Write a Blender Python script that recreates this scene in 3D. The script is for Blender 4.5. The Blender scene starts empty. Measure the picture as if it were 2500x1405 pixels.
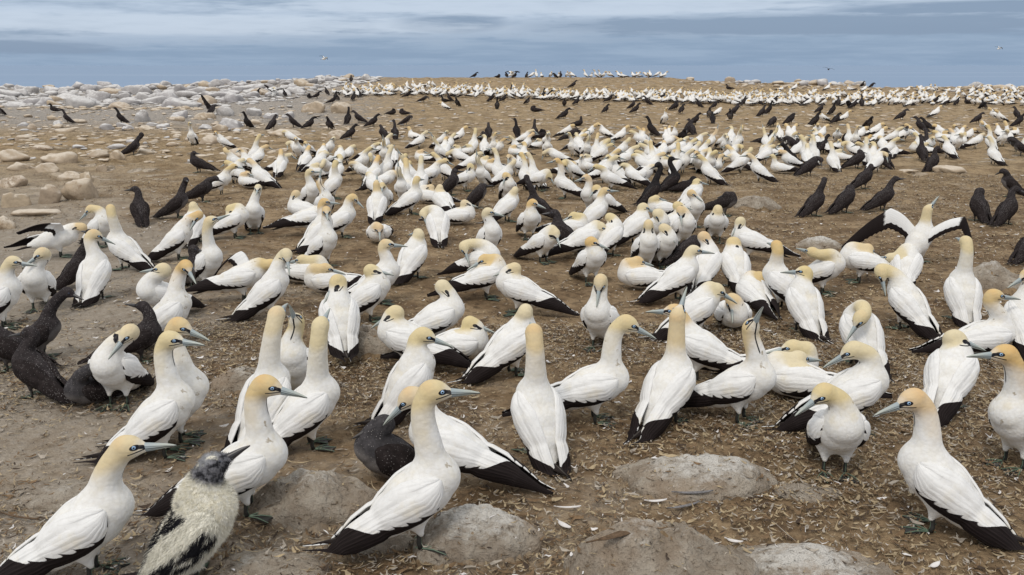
import bpy, math, random
import numpy as np
from mathutils import Vector

# ------------------------------------------------------------------ camera, world, sun, exposure
S = bpy.context.scene
COL = S.collection
ZC = 2.05                 # eye height of the photographer
FPX = 2165.0              # focal length in pixels of the 2500-wide photograph
HORI = 160.0              # row of the true horizon
PITCH = math.atan((702.5 - HORI) / FPX)
cam_d = bpy.data.cameras.new('camera')
cam = bpy.data.objects.new('camera', cam_d)
COL.objects.link(cam)
cam_d.sensor_width = 36.0
cam_d.lens = 36.0 * FPX / 2500.0
cam_d.clip_start = 0.05
cam_d.clip_end = 60000.0
cam.location = (0, 0, ZC)
cam.rotation_euler = (math.pi / 2 - PITCH, 0, 0)
S.camera = cam
S.view_settings.view_transform = 'Standard'
S.view_settings.look = 'None'
S.view_settings.gamma = 1.0
S.view_settings.exposure = 0.0
S.cycles.max_bounces = 6
S.cycles.diffuse_bounces = 3

SUN_EL, SUN_AZ = math.radians(52), math.radians(-25)   # azimuth measured from behind the camera's back

# ---- small node-expression helper
class NX:
    def __init__(s, nt): s.nt = nt
    def node(s, t, **kw):
        n = s.nt.nodes.new(t)
        for k, v in kw.items(): setattr(n, k, v)
        return n
    def put(s, sock, v):
        if isinstance(v, bpy.types.NodeSocket): s.nt.links.new(v, sock)
        elif isinstance(v, (tuple, list)):
            if len(sock.default_value) == 4 and len(v) == 3: v = (*v, 1)
            sock.default_value = v
        else: sock.default_value = v
    def m(s, op, a, b=0.0, c=0.0, clamp=False):
        n = s.node('ShaderNodeMath', operation=op, use_clamp=clamp)
        s.put(n.inputs[0], a); s.put(n.inputs[1], b); s.put(n.inputs[2], c)
        return n.outputs[0]
    def mul(s, a, b): return s.m('MULTIPLY', a, b)
    def add(s, a, b): return s.m('ADD', a, b)
    def sub(s, a, b): return s.m('SUBTRACT', a, b)
    def mx(s, a, b): return s.m('MAXIMUM', a, b)
    def mn(s, a, b): return s.m('MINIMUM', a, b)
    def ss(s, v, e0, e1, o0=0.0, o1=1.0):
        n = s.node('ShaderNodeMapRange', interpolation_type='SMOOTHSTEP')
        s.put(n.inputs[0], v); s.put(n.inputs[1], e0); s.put(n.inputs[2], e1)
        s.put(n.inputs[3], o0); s.put(n.inputs[4], o1)
        return n.outputs[0]
    def mix(s, f, a, b):
        n = s.node('ShaderNodeMix', data_type='RGBA')
        s.put(n.inputs[0], f); s.put(n.inputs[6], a); s.put(n.inputs[7], b)
        return n.outputs[2]
    def noise(s, vec, scale, detail=3.0, rough=0.55, dist=0.0):
        n = s.node('ShaderNodeTexNoise')
        if vec is not None: s.nt.links.new(vec, n.inputs['Vector'])
        n.inputs['Scale'].default_value = scale; n.inputs['Detail'].default_value = detail
        n.inputs['Roughness'].default_value = rough; n.inputs['Distortion'].default_value = dist
        return n.outputs[0]
    def voro(s, vec, scale, feature='F1', rnd=1.0):
        n = s.node('ShaderNodeTexVoronoi', feature=feature)
        s.nt.links.new(vec, n.inputs['Vector'])
        n.inputs['Scale'].default_value = scale; n.inputs['Randomness'].default_value = rnd
        return n
    def scale(s, vec, sc, loc=(0, 0, 0)):
        n = s.node('ShaderNodeMapping'); s.nt.links.new(vec, n.inputs[0])
        n.inputs[3].default_value = sc; n.inputs[1].default_value = loc
        return n.outputs[0]
    def sep(s, vec):
        n = s.node('ShaderNodeSeparateXYZ'); s.nt.links.new(vec, n.inputs[0]); return n.outputs
    def comb(s, x, y, z):
        n = s.node('ShaderNodeCombineXYZ')
        s.put(n.inputs[0], x); s.put(n.inputs[1], y); s.put(n.inputs[2], z)
        return n.outputs[0]
    def attr(s, name):
        return s.node('ShaderNodeAttribute', attribute_name=name)
    def bump(s, h, strength=0.3, dist=0.01, normal=None):
        n = s.node('ShaderNodeBump'); s.put(n.inputs['Height'], h)
        n.inputs['Strength'].default_value = strength; n.inputs['Distance'].default_value = dist
        if normal is not None: s.nt.links.new(normal, n.inputs['Normal'])
        return n.outputs[0]

def new_mat(name, rough=0.8, spec=0.3):
    m = bpy.data.materials.new(name); m.use_nodes = True
    nt = m.node_tree; b = nt.nodes['Principled BSDF']
    b.inputs['Roughness'].default_value = rough
    b.inputs['Specular IOR Level'].default_value = spec
    return m, NX(nt), b

# ---- world: Nishita sky behind layered stratus cloud
W = bpy.data.worlds.new('World'); S.world = W; W.use_nodes = True
x = NX(W.node_tree)
for n in list(W.node_tree.nodes): W.node_tree.nodes.remove(n)
out = x.node('ShaderNodeOutputWorld'); bg = x.node('ShaderNodeBackground')
W.node_tree.links.new(bg.outputs[0], out.inputs[0])
sky = x.node('ShaderNodeTexSky', sky_type='NISHITA', sun_disc=False)
sky.sun_elevation = SUN_EL; sky.sun_rotation = math.pi + SUN_AZ
skyc = x.node('ShaderNodeVectorMath', operation='SCALE')
W.node_tree.links.new(sky.outputs[0], skyc.inputs[0]); skyc.inputs['Scale'].default_value = 0.10
tc = x.node('ShaderNodeTexCoord').outputs['Generated']
sx, sy, sz = x.sep(tc)
az = x.m('ARCTAN2', sx, sy)                       # 0 straight ahead, + to the right
el = x.m('ARCSINE', sz)
eld = x.mul(el, 57.2958)                          # degrees
azd = x.mul(az, 57.2958)
v1 = x.comb(x.mul(azd, 0.055), x.mul(eld, 0.62), 0.3)
v2 = x.comb(x.mul(azd, 0.16), x.mul(eld, 1.9), 7.1)
n1 = x.noise(v1, 1.0, 5.0, 0.55, 0.3)
n2 = x.noise(v2, 1.0, 5.0, 0.6, 0.2)
# light veil between about 1.7 and 4 degrees, darker bank below, clouds overhead
n3 = x.noise(x.comb(x.mul(azd, 0.55), x.mul(eld, 4.5), 2.2), 1.0, 5.0, 0.6, 0.4)
nn = x.add(x.add(x.mul(x.sub(n1, 0.5), 2.6), x.mul(x.sub(n2, 0.5), 2.0)), x.mul(x.sub(n3, 0.5), 1.1))
tilt = x.mul(azd, 0.018)
edge = x.add(x.add(eld, x.mul(nn, 0.9)), x.mul(azd, -0.022))
low = x.ss(edge, 1.25, 2.5)
dark = x.ss(x.add(nn, x.mul(x.ss(eld, 1.5, 4.5), 0.15)), -0.40, 1.0)
c_low = x.mix(x.ss(n2, 0.35, 0.7), (0.250, 0.358, 0.520), (0.318, 0.430, 0.592))
c_light = (0.515, 0.615, 0.765)
c_dark = (0.250, 0.345, 0.490)
c = x.mix(low, c_low, x.mix(x.mul(dark, .95), c_light, c_dark))
# one long dark bank at the right and a small dark cloud in the middle
def blob(a0, e0, wa, we, k=1.0):
    dx = x.mul(x.sub(azd, a0), 1.0 / wa); dy = x.mul(x.sub(eld, e0), 1.0 / we)
    d = x.m('SQRT', x.add(x.mul(dx, dx), x.mul(dy, dy)))
    return x.mul(x.ss(x.add(d, x.mul(nn, 0.62)), 1.25, 0.65), k)
c = x.mix(x.mn(x.mx(x.mx(blob(-3.6, 2.45, 3.6, .50), blob(17, 2.3, 17, .6)), x.mx(blob(27, 3.15, 8, .35), blob(-28, 1.0, 5, .4))), 0.95), c, (0.235, 0.325, 0.47))
c = x.mix(x.mul(x.mx(x.mx(blob(-20, 2.3, 20, .55), blob(2, 3.5, 20, .45)), blob(26, 3.75, 9, .3)), 0.55), c, (0.60, 0.69, 0.82))
# overhead: bright even overcast that lights the scene
nz = x.noise(x.scale(tc, (3, 3, 5)), 1.0, 4.0, 0.5)
c_top = x.mix(x.ss(nz, 0.35, 0.7), (0.84, 0.85, 0.87), (1.12, 1.10, 1.05))
c = x.mix(x.ss(eld, 5.0, 22.0), c, c_top)
c = x.mix(0.90, skyc.outputs[0], c)
c = x.mix(x.ss(eld, -0.5, 0.0), (0.16, 0.21, 0.3), c)
x.put(bg.inputs[0], c); bg.inputs[1].default_value = 1.0

sun_d = bpy.data.lights.new('sun', 'SUN'); sun = bpy.data.objects.new('sun', sun_d); COL.objects.link(sun)
sun_d.energy = 1.35; sun_d.angle = math.radians(11); sun_d.color = (1.0, 0.93, 0.83)
sd = Vector((math.sin(SUN_AZ) * math.cos(SUN_EL), -math.cos(SUN_AZ) * math.cos(SUN_EL), math.sin(SUN_EL)))
sun.rotation_euler = sd.to_track_quat('Z', 'Y').to_euler(); sun.location = (0, 0, 20)

# ------------------------------------------------------------------ helpers
def tag(o, label=None, cat=None, group=None, kind=None):
    if label: o['label'] = label
    if cat: o['category'] = cat
    if group: o['group'] = group
    if kind: o['kind'] = kind
    return o

def link(name, me, parent=None, mats=()):
    for m in mats: me.materials.append(m)
    o = bpy.data.objects.new(name, me); COL.objects.link(o)
    if parent is not None: o.parent = parent
    return o

def mesh_np(name, V, F, smooth=True, midx=None):
    """V (n,3), F (m,4) or (m,3) int array, or list of lists"""
    me = bpy.data.meshes.new(name)
    V = np.asarray(V, dtype=np.float32)
    if isinstance(F, np.ndarray):
        m, k = F.shape
        me.vertices.add(len(V)); me.vertices.foreach_set('co', V.ravel())
        me.loops.add(m * k); me.loops.foreach_set('vertex_index', F.astype(np.int32).ravel())
        me.polygons.add(m); me.polygons.foreach_set('loop_start', np.arange(0, m * k, k, dtype=np.int32))
        if midx is not None: me.polygons.foreach_set('material_index', np.asarray(midx, dtype=np.int32))
        me.update(calc_edges=True); me.validate()
    else:
        me.from_pydata([tuple(v) for v in V.tolist()], [], F)
        if midx is not None: me.polygons.foreach_set('material_index', np.asarray(midx, dtype=np.int32))
    me.polygons.foreach_set('use_smooth', np.full(len(me.polygons), smooth))
    return me

def add_attr(me, name, arr):
    arr = np.asarray(arr, dtype=np.float32)
    if arr.ndim == 2:
        a = me.attributes.new(name, 'FLOAT_VECTOR', 'POINT'); a.data.foreach_set('vector', arr.ravel())
    else:
        a = me.attributes.new(name, 'FLOAT', 'POINT'); a.data.foreach_set('value', arr.ravel())

def hash2(ix, iy, seed):
    h = (ix.astype(np.int64) * 374761393 + iy.astype(np.int64) * 668265263 + seed * 1442695041) & 0xffffffff
    h = ((h ^ (h >> 13)) * 1274126177) & 0xffffffff
    return ((h ^ (h >> 16)) & 0xffff) / 65535.0
def vnoise(X, Y, seed=0):
    ix, iy = np.floor(X), np.floor(Y); fx, fy = X - ix, Y - iy
    fx = fx * fx * (3 - 2 * fx); fy = fy * fy * (3 - 2 * fy)
    a, b = hash2(ix, iy, seed), hash2(ix + 1, iy, seed)
    c, d = hash2(ix, iy + 1, seed), hash2(ix + 1, iy + 1, seed)
    return (a + (b - a) * fx) * (1 - fy) + (c + (d - c) * fx) * fy - 0.5
def fbm(X, Y, seed=0, oct=4):
    v = 0; a = 1.0
    for k in range(oct):
        v = v + a * vnoise(X * 2 ** k, Y * 2 ** k, seed + 17 * k); a *= 0.5
    return v

# ------------------------------------------------------------------ terrain
SKX = np.array([-600, 0, 300, 480, 600, 700, 820, 900, 960, 1250, 1600, 1720, 1900, 2050, 2150, 2300, 2500, 3100]) 
SKY = np.array([215, 212, 210, 203, 199, 194, 187, 188, 189, 187, 187, 196, 200, 203, 212, 210, 214, 222])
RD = 66.0
def smooth01(t):
    t = np.clip(t, 0, 1); return t * t * (3 - 2 * t)
def terr(X, Y):
    X = np.asarray(X, dtype=np.float64); Y = np.asarray(Y, dtype=np.float64)
    col = 1250 + FPX * X / np.maximum(Y, 1.0) / math.cos(PITCH)
    zr = ZC - (np.interp(col, SKX, SKY) - HORI) / FPX * RD / math.cos(PITCH)
    base = 0.05 * fbm(X / 2.3, Y / 2.3, 3, 3) + 0.14 * fbm(X / 9.0, Y / 9.0, 5, 2) * smooth01((Y - 6) / 15)
    rise = smooth01((Y - 42) / (RD - 42))
    fall = smooth01((Y - RD) / 60.0)
    z = base + zr * rise + 0.12 * fbm(X / 3.0, Y / 3.0, 9, 3) * rise
    # sideways and behind the camera the island carries on a little and then drops to the sea
    side = smooth01((np.abs(X) - 70) / 60.0)
    back = smooth01((-Y - 25) / 60.0)
    return z * (1 - fall) + (-9.0) * np.maximum(np.maximum(fall, side), back) 

CP, SP = math.cos(PITCH), math.sin(PITCH)
def ray(px, py):
    dx = (px - 1250.0) / FPX; dz = -(py - 702.5) / FPX
    d = np.array([dx, CP + dz * SP, -SP + dz * CP])
    return d
TS = np.geomspace(1.5, 76, 700)
def ground_at(px, py):
    d = ray(px, py)
    f = ZC + d[2] * TS - terr(d[0] * TS, d[1] * TS)
    k = np.argmax(f <= 0)
    if f[k] > 0: k = len(TS) - 1
    k = max(k, 1)
    lo, hi = TS[k - 1], TS[k]
    tt = np.linspace(lo, hi, 24); f2 = ZC + d[2] * tt - terr(d[0] * tt, d[1] * tt)
    j = int(np.argmax(f2 <= 0)) if (f2 <= 0).any() else 23
    p = d * tt[j]
    return np.array([p[0], p[1], float(terr(p[0], p[1]))])
# ------------------------------------------------------------------ surface of a bird from smooth distance fields
def surface_nets(F, org, h):
    s = F < 0
    nx, ny, nz = F.shape
    cs = [(0,0,0),(1,0,0),(0,1,0),(1,1,0),(0,0,1),(1,0,1),(0,1,1),(1,1,1)]
    def sub(A, c): return A[c[0]:nx-1+c[0], c[1]:ny-1+c[1], c[2]:nz-1+c[2]]
    cnt = sum(sub(s, c).astype(np.int8) for c in cs)
    act = (cnt > 0) & (cnt < 8)
    I = np.argwhere(act)
    idx = -np.ones(act.shape, dtype=np.int64); idx[act] = np.arange(len(I))
    vals = np.stack([F[I[:,0]+c[0], I[:,1]+c[1], I[:,2]+c[2]] for c in cs], 1)
    acc = np.zeros((len(I), 3)); n = np.zeros(len(I))
    C = np.array(cs, dtype=float)
    for a in range(8):
        for b in range(a + 1, 8):
            if np.abs(C[a] - C[b]).sum() != 1: continue
            va, vb = vals[:, a], vals[:, b]
            m = (va < 0) != (vb < 0)
            t = np.where(m, va / np.where(m, va - vb, 1), 0)
            acc += np.where(m[:, None], C[a] + t[:, None] * (C[b] - C[a]), 0); n += m
    V = org + h * (I + acc / n[:, None])
    Q = []
    for ax in range(3):
        o1, o2 = [(1, 2), (2, 0), (0, 1)][ax]
        sl0 = [slice(None)] * 3; sl1 = [slice(None)] * 3
        sl0[ax] = slice(0, F.shape[ax] - 1); sl1[ax] = slice(1, F.shape[ax])
        a, b = s[tuple(sl0)], s[tuple(sl1)]
        E = np.argwhere(a != b)
        E = E[(E[:, o1] > 0) & (E[:, o2] > 0) & (E[:, o1] < F.shape[o1]-1) & (E[:, o2] < F.shape[o2]-1)]
        u = np.zeros(3, int); u[o1] = 1; w = np.zeros(3, int); w[o2] = 1
        def g(P): return idx[P[:, 0], P[:, 1], P[:, 2]]
        q = np.stack([g(E - u - w), g(E - w), g(E), g(E - u)], 1)
        flip = ~a[E[:, 0], E[:, 1], E[:, 2]]
        q[flip] = q[flip][:, ::-1]
        Q.append(q)
    return V, np.concatenate(Q)

def cone(P, a, b, ra, rb):
    ab = b - a; L2 = float(ab @ ab) + 1e-9
    t = np.clip(((P - a) @ ab) / L2, 0, 1)
    d = P - a - t[:, None] * ab
    return np.sqrt((d * d).sum(1)) - (ra + (rb - ra) * t)
def smin(a, b, k):
    h = np.clip(0.5 + 0.5 * (b - a) / k, 0, 1)
    return b + (a - b) * h - k * h * (1 - h)
def nrm(v): v = np.asarray(v, float); return v / (np.linalg.norm(v) + 1e-9)

BX = np.array([-.27, -.20, -.11, -.01, .075, .135])
BR = np.array([.026, .052, .085, .105, .104, .087])

class Pose:
    """bird frame: +X forward, +Y its left, +Z up, origin on the ground between the feet"""
    def __init__(s, bp=30, H=(.2, 0, .47), F=(1, 0, -.1), sit=False, fat=1.0, roll=0):
        s.bp = math.radians(bp); s.sit = sit; s.fat = fat
        s.a = np.array([math.cos(s.bp), 0, math.sin(s.bp)]); s.n = np.array([-math.sin(s.bp), 0, math.cos(s.bp)])
        hc = .112 if sit else .208
        s.C = np.array([0.0 if sit else -.032, 0, hc])
        s.B = s.C + s.a * .125 + s.n * .035
        H = np.array(H, float); d = H - s.B; L = np.linalg.norm(d)
        Lc = min(max(L, .095), .36); s.H = s.B + d / (L + 1e-9) * Lc
        # a head cannot sink into the body
        rel = s.H - s.C; xa = rel @ s.a
        rr = np.interp(xa, BX, BR) if -.27 < xa < .17 else 0
        perp = rel - s.a * xa; pl = np.linalg.norm(perp)
        if -.27 < xa < .17 and pl < rr + .03:
            s.H = s.C + s.a * xa + perp / (pl + 1e-9) * (rr + .03)
        if s.H[2] < .06: s.H[2] = .06
        s.F = nrm(F)
        up = np.array([0, 0, 1.0])
        if abs(s.F[2]) > .93: up = nrm(-s.a * np.sign(s.F[2]) + np.array([0, 0, .2]))
        s.L = nrm(np.cross(up, s.F)); s.U = np.cross(s.F, s.L)
        d = s.H - s.B; Lc = np.linalg.norm(d)
        # fold: the nearer the head, the more the neck loops
        k = max(0.0, (.30 - Lc)) / .3
        T0 = nrm(s.a * (.10 + 1.5 * k) + np.array([0, 0, 1.0]) + .20 * nrm(d))
        al = max(0.0, float(s.F @ nrm(d)))
        T1 = nrm(s.F * (.80 + .1 * k) + s.U * .34 + np.array([0, 0, .14]) + (.22 + .5 * al) * nrm(d))
        m = .40 * Lc + .11 * k
        s.P = [s.B, s.B + T0 * m, s.H - T1 * (.26 * Lc + .035), s.H - s.F * .012]
        t = np.linspace(0, 1, 22)[:, None]
        P = s.P
        s.curve = (1-t)**3*P[0] + 3*(1-t)**2*t*P[1] + 3*(1-t)*t*t*P[2] + t**3*P[3]
        s.rad = np.interp(t[:, 0], [0, .2, .5, .8, 1], [.070, .0585, .0495, .0450, .0415]) * (1 + .10 * k)
        # tail direction, kept off the ground
        s.T = s.C - s.a * .22 - s.n * .012
        drop = (s.T[2] - .03) / .20
        tp = min(math.sin(s.bp + .05), drop)
        s.td = np.array([-math.sqrt(1 - tp * tp), 0, -tp]) if abs(tp) < 1 else -s.a

def bird_field(po, P):
    A = P.copy(); f = po.fat
    rel = P - po.C
    # body: lateral slightly wider than deep
    Pb = P.copy(); Pb[:, 1] = P[:, 1] / (1.06 * f)
    d = None
    for i in range(len(BX) - 1):
        e = cone(Pb, po.C + po.a * BX[i], po.C + po.a * BX[i+1], BR[i], BR[i+1])
        d = e if d is None else smin(d, e, .012)
    nk = None
    for i in range(0, len(po.curve) - 1):
        e = cone(P, po.curve[i], po.curve[i+1], po.rad[i], po.rad[i+1])
        nk = e if nk is None else np.minimum(nk, e)
    d = smin(d, nk, .042)
    # head: cranium and the feathered face running into the bill
    hl = np.stack([(P - po.H) @ po.F, (P - po.H) @ po.L, (P - po.H) @ po.U], 1)
    e = hl / np.array([.056, .0400, .0425]); r = np.sqrt((e * e).sum(1))
    hd = (r - 1) * .0425
    fc = cone(hl / np.array([1, .9, 1.0]), np.array([.02, 0, -.002]), np.array([.062, 0, -.009]), .034, .017)
    hd = smin(hd, fc, .018)
    d = smin(d, hd, .02)
    if not po.sit:
        for sgn in (-1, 1):
            th = cone(P, np.array([-.030, sgn * .052, po.C[2] - .050]), np.array([-.004, sgn * .050, .072]), .046, .013)
            d = smin(d, th, .03)
    # undertail coverts
    e = cone(P, po.C - po.a * .16 - po.n * .02, po.T + po.td * .07, .045, .012)
    d = smin(d, e, .03)
    return d, hl

def bird_body(po, h, name='body'):
    lo = np.minimum(po.curve.min(0) - .11, np.minimum(po.C - .30, po.T + po.td * .09 - .03)); hi = np.maximum(po.curve.max(0) + .11, po.C + .26)
    lo[1] = min(-.15 * po.fat, po.curve[:, 1].min() - .085); hi[1] = max(.15 * po.fat, po.curve[:, 1].max() + .085)
    lo[2] = max(lo[2], -.01 if po.sit else .03)
    lo[2] = min(lo[2], po.H[2] - .06)
    n = np.ceil((hi - lo) / h).astype(int) + 1
    g = np.stack(np.meshgrid(*[lo[i] + h * np.arange(n[i]) for i in range(3)], indexing='ij'), -1).reshape(-1, 3)
    d, _ = bird_field(po, g)
    D = d.reshape(n)
    D[0] = D[-1] = 1; D[:, 0] = D[:, -1] = 1; D[:, :, 0] = D[:, :, -1] = 1
    V, Q = surface_nets(D, lo, h)
    # project once onto the smooth field for cleaner shading
    d0, hl = bird_field(po, V); e = h * .5
    G = np.stack([bird_field(po, V + np.eye(3)[i] * e)[0] - d0 for i in range(3)], 1) / e
    G /= (np.linalg.norm(G, axis=1)[:, None] + 1e-6)
    V = V - G * np.clip(d0, -h, h)[:, None] * .8
    if not po.sit: pass
    hl = np.stack([(V - po.H) @ po.F, (V - po.H) @ po.L, (V - po.H) @ po.U], 1)
    cd = ((V[:, None, :] - po.curve[None]) ** 2).sum(2)
    w = np.exp(-(cd - cd.min(1)[:, None]) / .0006); w /= w.sum(1)[:, None]
    ts = np.linspace(0, 1, len(po.curve)); t = w @ ts
    cp = w @ po.curve
    tan = np.gradient(po.curve, axis=0); tan /= np.linalg.norm(tan, axis=1)[:, None]
    ref = po.F * .7 - po.U
    thr = ref[None] - (tan @ ref)[:, None] * tan; thr /= (np.linalg.norm(thr, axis=1)[:, None] + 1e-6)
    lat = np.cross(tan, thr)
    q = V - cp
    gl = (q * (w @ lat)).sum(1); gf = (q * (w @ thr)).sum(1)
    dn = np.sqrt(cd.min(1))
    t = np.where(dn > .11, 0, t)
    gl = np.where(dn > (w @ po.rad) * 1.30 + .004, .1, gl)
    gl = np.where(np.linalg.norm(w @ lat, axis=1) < .8, .1, gl)
    me = mesh_np(name, V, Q)
    add_attr(me, 'hl', hl); add_attr(me, 'nk', np.stack([t, gl, gf], 1))
    rel = V - po.C
    add_attr(me, 'bd', np.stack([rel @ po.a, V[:, 1], rel @ po.n], 1))
    return me

def sheet(fn, nu, nv, th):
    """closed thin shell over a (u,v) grid: fn(u,v)->point, outward normal; returns V, F, UV"""
    u, v = np.meshgrid(np.linspace(0, 1, nu), np.linspace(0, 1, nv), indexing='ij')
    O, N = fn(u.ravel(), v.ravel())
    t = th(u.ravel(), v.ravel())[:, None]
    V = np.concatenate([O + N * t * .5, O - N * t * .5])
    UV = np.stack([np.tile(u.ravel(), 2), np.tile(v.ravel(), 2), np.repeat([1.0, 0.0], nu * nv)], 1)
    F = []
    k = nu * nv
    i, j = np.meshgrid(np.arange(nu - 1), np.arange(nv - 1), indexing='ij'); b = (i * nv + j).ravel()
    top = np.stack([b, b + nv, b + nv + 1, b + 1], 1)
    F = [top, top[:, ::-1] + k]
    def rim(e):
        a, c = e[:-1], e[1:]
        return np.stack([a, c, c + k, a + k], 1)
    r0 = np.arange(nv); r1 = (nu - 1) * nv + np.arange(nv); c0 = np.arange(nu) * nv; c1 = c0 + nv - 1
    F += [rim(r0), rim(r1)[:, ::-1], rim(c0)[:, ::-1], rim(c1)]
    return V, np.concatenate(F), UV

def folded_wing(po, sgn, nu=44, nv=22, droop=0.0, ln=.675):
    def fn(s, t):
        xx = .155 - ln * s
        top = np.interp(s, [0, .06, .2, .45, .7, 1], [70, 48, 27, 15, 9, 30])
        bot = np.interp(s, [0, .05, .14, .32, .55, .72, .86, 1], [84, 112, 130, 128, 112, 100, 92, 70])
        th = np.radians(top + (bot - top) * t)
        R = np.interp(xx, BX, BR); R = np.maximum(R, np.interp(s, [0, .48, .60, .74, .87, 1], [0, .078, .072, .052, .030, .007]))
        R = np.where(xx > .135, .092 - (xx - .135) * .9, R)
        off = .006 + .012 * np.sin(np.pi * np.clip(t, 0, 1)) * np.interp(s, [0, .08, .6, 1], [.6, 1.2, 1, .1]) + droop * t * s
        # the fold of the scapulars
        off = off - .006 * np.exp(-((t - .30 - .15 * s) / .07) ** 2) * np.interp(s, [0, .1, .6, .8], [1, 1, 1, 0])
        r = R + off
        zl = np.interp(s, [0, .5, .75, 1], [0, 0, .012, .022])
        y = sgn * np.sin(th) * r * 1.07 * po.fat; z = np.cos(th) * r + zl
        y = np.where(s > .72, y * np.interp(s, [.72, 1], [1, .55]) + sgn * .006, y)
        O = po.C + xx[:, None] * po.a + z[:, None] * po.n; O[:, 1] += y
        # keep the tips clear of the ground
        low = np.maximum(0, .018 - O[:, 2]); O[:, 2] += low
        N = np.cos(th)[:, None] * po.n; N = N + np.stack([0 * y, sgn * np.sin(th), 0 * y], 1)
        return O, N
    V, F, UV = sheet(fn, nu, nv, lambda s, t: np.interp(s, [0, .04, .7, 1], [.004, .014, .010, .003]) * np.where((t < .02) | (t > .98), .45, 1))
    if sgn < 0: F = F[:, ::-1]
    F = F[:, ::-1]
    me = mesh_np('wing', V, F)
    add_attr(me, 'wv', UV)
    return me

def tail_mesh(po, spread=.036):
    d = po.td; up = nrm(np.cross(np.array([0, 1.0, 0]), -d)); 
    if up[2] < 0: up = -up
    def fn(s, t):
        l = .235 * s - .01
        w = np.interp(s, [0, .3, .62, 1], [.028, spread, spread * .86, .006])
        k = (t - .5) * 2
        l2 = l - .055 * np.abs(k) ** 1.5 * s
        O = po.T + l2[:, None] * d + (.010 - .012 * k * k)[:, None] * up; O[:, 1] += k * w
        O[:, 2] = np.maximum(O[:, 2], .010)
        return O, np.tile(up, (len(s), 1))
    V, F, UV = sheet(fn, 12, 9, lambda s, t: np.interp(s, [0, 1], [.012, .003]))
    me = mesh_np('tail', V, F[:, ::-1]); add_attr(me, 'wv', UV); return me

def bill_mesh(po, long=1.0):
    V, F = [], []; nr, ns = 12, 12
    xs = np.linspace(.040, .040 + .138 * long, nr); u = np.linspace(0, 1, nr)
    hh = np.interp(u, [0, .25, .6, .9, 1], [.0215, .0185, .0125, .0060, .0024])
    ww = np.interp(u, [0, .25, .6, .9, 1], [.0180, .0140, .0092, .0046, .0018])
    zc = -.008 - .002 * u - .006 * np.clip(u - .75, 0, 1) ** 1.0 * 4 * .5
    for i in range(nr):
        for j in range(ns):
            a = 2 * math.pi * j / ns
            V.append([xs[i], ww[i] * math.sin(a), zc[i] + hh[i] * math.cos(a) * (1.0 if math.cos(a) > 0 else .9)])
    for i in range(nr - 1):
        for j in range(ns):
            k = (j + 1) % ns
            F.append([i*ns+j, i*ns+k, (i+1)*ns+k, (i+1)*ns+j])
    F.append([(nr-1)*ns + j for j in range(ns)]); F.append([j for j in range(ns)][::-1])
    hl = np.array(V); Vw = po.H + hl[:, :1] * po.F + hl[:, 1:2] * po.L + hl[:, 2:] * po.U
    me = mesh_np('bill', Vw, F); add_attr(me, 'hl', hl - np.stack([0*hl[:,0], 0*hl[:,0], np.repeat(zc, ns)], 1)); return me

def eye_mesh(po, sgn, r=.0082):
    c = np.array([.0330, sgn * .0312, .0075]); V, F = [], []; nr, ns = 7, 12
    ax = nrm(np.array([.25, sgn, .12])); b1 = nrm(np.cross(ax, [0, 0, 1])); b2 = np.cross(ax, b1)
    E = []
    for i in range(nr):
        f = (i / (nr - 1)) * 1.5
        for j in range(ns):
            a = 2 * math.pi * j / ns
            p = c + ax * (math.cos(f) * r * .75) + (b1 * math.cos(a) + b2 * math.sin(a)) * math.sin(f) * r
            V.append(p); E.append([math.sin(f), 0, 0])
    for i in range(nr - 1):
        for j in range(ns):
            k = (j + 1) % ns; F.append([i*ns+j, (i+1)*ns+j, (i+1)*ns+k, i*ns+k])
    hl = np.array(V); Vw = po.H + hl[:, :1] * po.F + hl[:, 1:2] * po.L + hl[:, 2:] * po.U
    me = mesh_np('eye', Vw, F); add_attr(me, 'er', E); return me

def tubes(paths, seg=6):
    V, F = [], []
    for pts, rads in paths:
        pts = np.array(pts, float); b = len(V)
        tan = np.gradient(pts, axis=0)
        for p, r, t in zip(pts, rads, tan):
            t = nrm(t); a = nrm(np.cross(t, [.31, .9, .22])); c = np.cross(t, a)
            for j in range(seg):
                an = 2 * math.pi * j / seg; V.append(p + r * (a * math.cos(an) + c * math.sin(an)))
        n = len(pts)
        for i in range(n - 1):
            for j in range(seg):
                k = (j + 1) % seg; F.append([b+i*seg+j, b+i*seg+k, b+(i+1)*seg+k, b+(i+1)*seg+j])
        F.append([b + j for j in range(seg)][::-1]); F.append([b + (n-1)*seg + j for j in range(seg)])
    return np.array(V), F

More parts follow.
